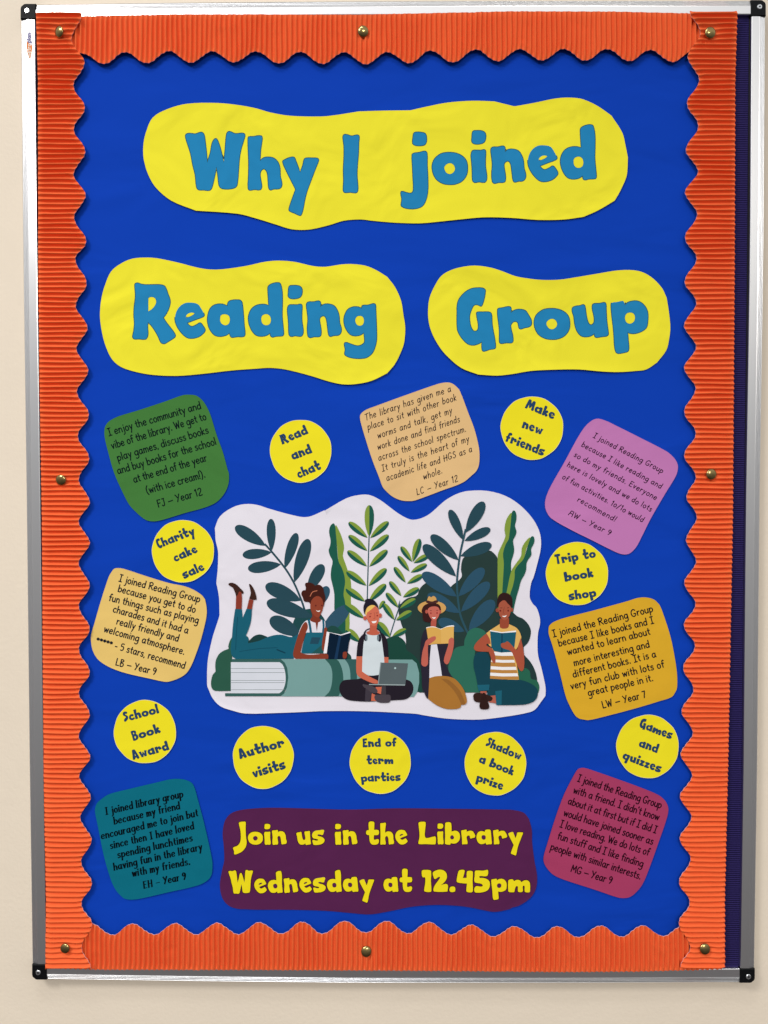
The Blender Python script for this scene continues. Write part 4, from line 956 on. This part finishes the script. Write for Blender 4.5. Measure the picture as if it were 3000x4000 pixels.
artloops('printed_ear', (192, 92, 74), [disc(*T('Z5', 583, 214), 6.8, 14, 8.5), disc(*T('Z5', 782, 180), 6.2, 14, 8.8)], n2)
art('printed_face', (206, 108, 84), 'Z5', "598,150 640,70 700,50 750,90 770,150 765,220 745,290 705,316 655,295 615,240", n2)
art('printed_hair', (232, 190, 100), 'Z5', "592,180 596,110 625,65 680,42 725,50* 690,80 655,110 612,140*", n2)
art('printed_hat', (34, 30, 42), 'Z2', "580,1662* 565,1610 565,1550 585,1500 583,1472 640,1455 700,1475 745,1530 762,1600* 735,1560 690,1538 640,1545 600,1590", n2)
art('printed_smile', (245, 242, 240), 'Z5', "668,256* 700,254 736,246* 724,270 700,280 682,276", n2)
artloops('printed_cheek', (150, 46, 44), [disc(*T('Z5', 649, 194), 3.4, 10), disc(*T('Z5', 742, 182), 3.4, 10)], n2)
artloops('printed_eye', (90, 40, 40), [strip('Z5', "645,160 668,156", 6), strip('Z5', "728,148 748,146", 6)], n2)
artloops('printed_nose', (160, 76, 62), [strip('Z5', "702,140 712,215 690,222", 5)], n2)
# reader in straw hat
JK = (42, 38, 52); SK3 = (190, 98, 84)
p3 = art('printed_reader', JK, 'Z5', "1375,365 1330,420 1305,560 1300,760 1320,960 1325,1100 1385,1255 1400,1252* 1425,980* 1440,560*")
art('printed_jacket', JK, 'Z6', "185,548* 310,545* 330,640 290,780 340,900 388,985* 255,975* 215,750", p3)
art('printed_shirt', (222, 220, 230), 'Z6', "112,558* 188,552* 215,700 255,972* 90,992* 95,760", p3)
art('printed_skirt', (168, 114, 50), 'Z6', "90,992* 160,970 280,964 400,990 480,1060 540,1150 575,1260 572,1315 540,1337 503,1337* 490,1375 420,1393 300,1388 180,1340 75,1262*", p3)
art('printed_fold', (146, 98, 46), 'Z6', "240,1000* 330,1010 430,1090 500,1180 560,1330* 505,1335* 440,1200 350,1090", p3)
art('printed_neck', (178, 86, 72), 'Z6', "110,215* 185,215* 176,335* 108,335*", p3)
bk3 = art('printed_open_book', (240, 238, 240), 'Z6', "50,335 150,322 235,352 320,318 406,308 408,330 240,365 55,350", p3)
art('printed_pages', (216, 168, 86), 'Z6', "50,345* 100,332 170,335 238,360* 244,548* 170,548 85,563*", bk3)
art('printed_pages', (222, 176, 96), 'Z6', "238,360* 310,330 408,320* 405,540* 244,546*", bk3)
art('printed_arm', SK3, 'Z5', "1368,515 1410,478 1490,448 1500,488 1430,545 1400,570 1400,800 1375,838 1335,836 1312,800 1330,640 1355,560", p3)
art('printed_arm', SK3, 'Z6', "340,500 355,480 380,465 408,490 398,620 355,760 325,812 292,800 278,755 310,640 335,560", p3)
hh = artloops('printed_hat', (206, 158, 92), [disc(*T('Z2', 1450, 1575), 55.5, 32, 28)], p3)
art('printed_hair', (58, 28, 28), 'Z2', "1322,1640 1330,1570 1370,1530 1450,1510 1530,1525 1565,1570 1562,1640 1530,1659 1400,1659", hh)
art('printed_hair', (58, 28, 28), 'Z6', "15,130 80,120 120,200 108,262 60,266 12,240", hh)
art('printed_crown', (206, 158, 92), 'Z2', "1385,1500* 1392,1465 1412,1424 1440,1436 1470,1420 1500,1440 1512,1475 1522,1505*", hh)
art('printed_band', (74, 42, 40), 'Z2', "1386,1478 1450,1492 1520,1474 1526,1505 1450,1518 1378,1508", hh)
artloops('printed_ear', (180, 88, 74), [disc(*T('Z6', 54, 130), 5.4, 12, 7.5), disc(*T('Z6', 230, 132), 4.6, 12, 7)], hh)
art('printed_face', (196, 104, 90), 'Z6', "68,110 90,78 150,62 210,80 222,150 200,210 155,246 115,225 82,170", hh)
art('printed_smile', (245, 242, 240), 'Z6', "124,202* 150,206 174,200* 160,220 140,219", hh)
artloops('printed_cheek', (150, 46, 50), [disc(*T('Z6', 110, 150), 2.9, 10, 3.8), disc(*T('Z6', 190, 148), 2.9, 10, 3.8)], hh)
artloops('printed_eye', (90, 40, 44), [strip('Z6', "98,116 120,116", 6), strip('Z6', "180,114 202,112", 6)], hh)
# reader in striped shirt
SK4 = (168, 82, 60); PT = (22, 66, 80)
p4 = art('printed_reader', PT, 'Z6', "870,960* 1050,1010 1250,1012 1380,1050 1470,1110 1497,1180 1480,1255 1420,1308 1300,1337 960,1342* 945,1225* 880,1235 840,1205 865,1080 800,1000")
art('printed_shirt', (222, 176, 98), 'Z6', "880,370 1000,292* 1130,295* 1230,350 1280,450 1272,520 1222,610* 1200,650* 1252,1012* 1050,1006 876,970* 890,760 900,600 860,560 828,410*", p4)
for k_, (ya, yb, c_) in enumerate(((655, 702, (236, 234, 236)), (702, 755, (184, 130, 66)), (755, 790, (236, 234, 236)), (790, 845, (184, 130, 66)), (845, 885, (236, 234, 236)), (885, 928, (184, 130, 66)), (928, 968, (236, 234, 236)), (968, 1006, (184, 130, 66)))):
    def xl(y): return 905 - (y - 655) * .09
    def xr(y): return 1165 + (y - 655) * .245
    q = 8
    art('printed_stripe', c_, 'Z6', "%d,%d %d,%d %d,%d %d,%d %d,%d %d,%d" % (xl(ya), ya - q, 1040, ya + 2, xr(ya), ya, xr(yb), yb, 1040, yb + 2, xl(yb), yb - q), p4, straight=True)
art('printed_leg', PT, 'Z6', "665,750 688,680 730,655 820,655 860,700 882,800 872,1078* 715,1080* 690,950 665,850", p4)
art('printed_cuff', (30, 94, 114), 'Z6', "710,1080* 870,1075* 862,1150* 730,1158*", p4); art('printed_cuff', (30, 94, 114), 'Z6', "944,1160* 1030,1150* 1026,1336* 960,1341*", p4)
art('printed_ankle', (176, 96, 80), 'Z6', "750,1162* 832,1160* 825,1245* 762,1245*", p4); art('printed_ankle', (176, 96, 80), 'Z6', "870,1222* 946,1214* 956,1318* 860,1304*", p4)
art('printed_shoe', (52, 32, 28), 'Z6', "664,1205 700,1182 800,1195 905,1240 897,1285 850,1292 740,1305 680,1292 660,1245", p4)
art('printed_shoe', (48, 28, 26), 'Z6', "775,1205 795,1180 820,1200 850,1300 868,1360 855,1390 790,1397 750,1385 740,1340", p4)
b4 = art('printed_open_book', (238, 236, 238), 'Z6', "875,370 1030,396 1212,374 1216,395 1030,412 876,390", p4, straight=True)
art('printed_cover', (28, 88, 108), 'Z6', "878,384* 1030,408* 1216,395* 1190,612* 1155,652* 1022,660* 928,642* 895,592*", b4, straight=True)
art('printed_spine', (18, 58, 82), 'Z6', "1024,408* 1040,408* 1040,656* 1020,658*", b4, straight=True)
art('printed_arm', SK4, 'Z6', "832,412* 765,465 700,530 668,590 680,628 730,645 860,650* 880,700 905,775 935,802 948,755 935,670 900,608 832,570 835,548 885,548* 870,480", p4)
art('printed_arm', SK4, 'Z6', "1275,470* 1300,580 1318,700 1318,850 1290,902 1250,870 1200,750 1150,645 1060,610 1026,590 1020,545 1070,532 1105,515 1180,590 1225,632* 1245,560", p4)
n4 = art('printed_neck', (152, 72, 52), 'Z6', "1005,220* 1122,215* 1122,300 1108,338 1060,350 1010,338 1003,300", p4)
artloops('printed_ear', (150, 74, 56), [disc(*T('Z6', 970, 112), 6, 12, 8), disc(*T('Z6', 1158, 106), 5.6, 12, 8)], n4)
art('printed_hair', (50, 28, 28), 'Z3', "968,1562* 972,1480 985,1425 1020,1388 1070,1378 1130,1400 1162,1450 1168,1562* 1060,1562", n4)
art('printed_face', (166, 86, 64), 'Z6', "985,80 1000,20 1060,-18 1105,25 1145,70 1140,150 1112,210 1062,240 1012,200 990,140", n4)
art('printed_smile', (245, 242, 240), 'Z6', "1030,184* 1060,186 1094,176* 1078,196 1055,200", n4)
artloops('printed_cheek', (110, 36, 34), [disc(*T('Z6', 1010, 118), 3.4, 10, 4), disc(*T('Z6', 1112, 118), 3.2, 10, 4)], n4)
artloops('printed_eye', (80, 36, 36), [strip('Z6', "1012,82 1034,82", 7), strip('Z6', "1098,82 1122,78", 7)], n4)
artloops('printed_nose', (120, 56, 46), [strip('Z6', "1062,70 1048,145 1065,152", 5)], n4)
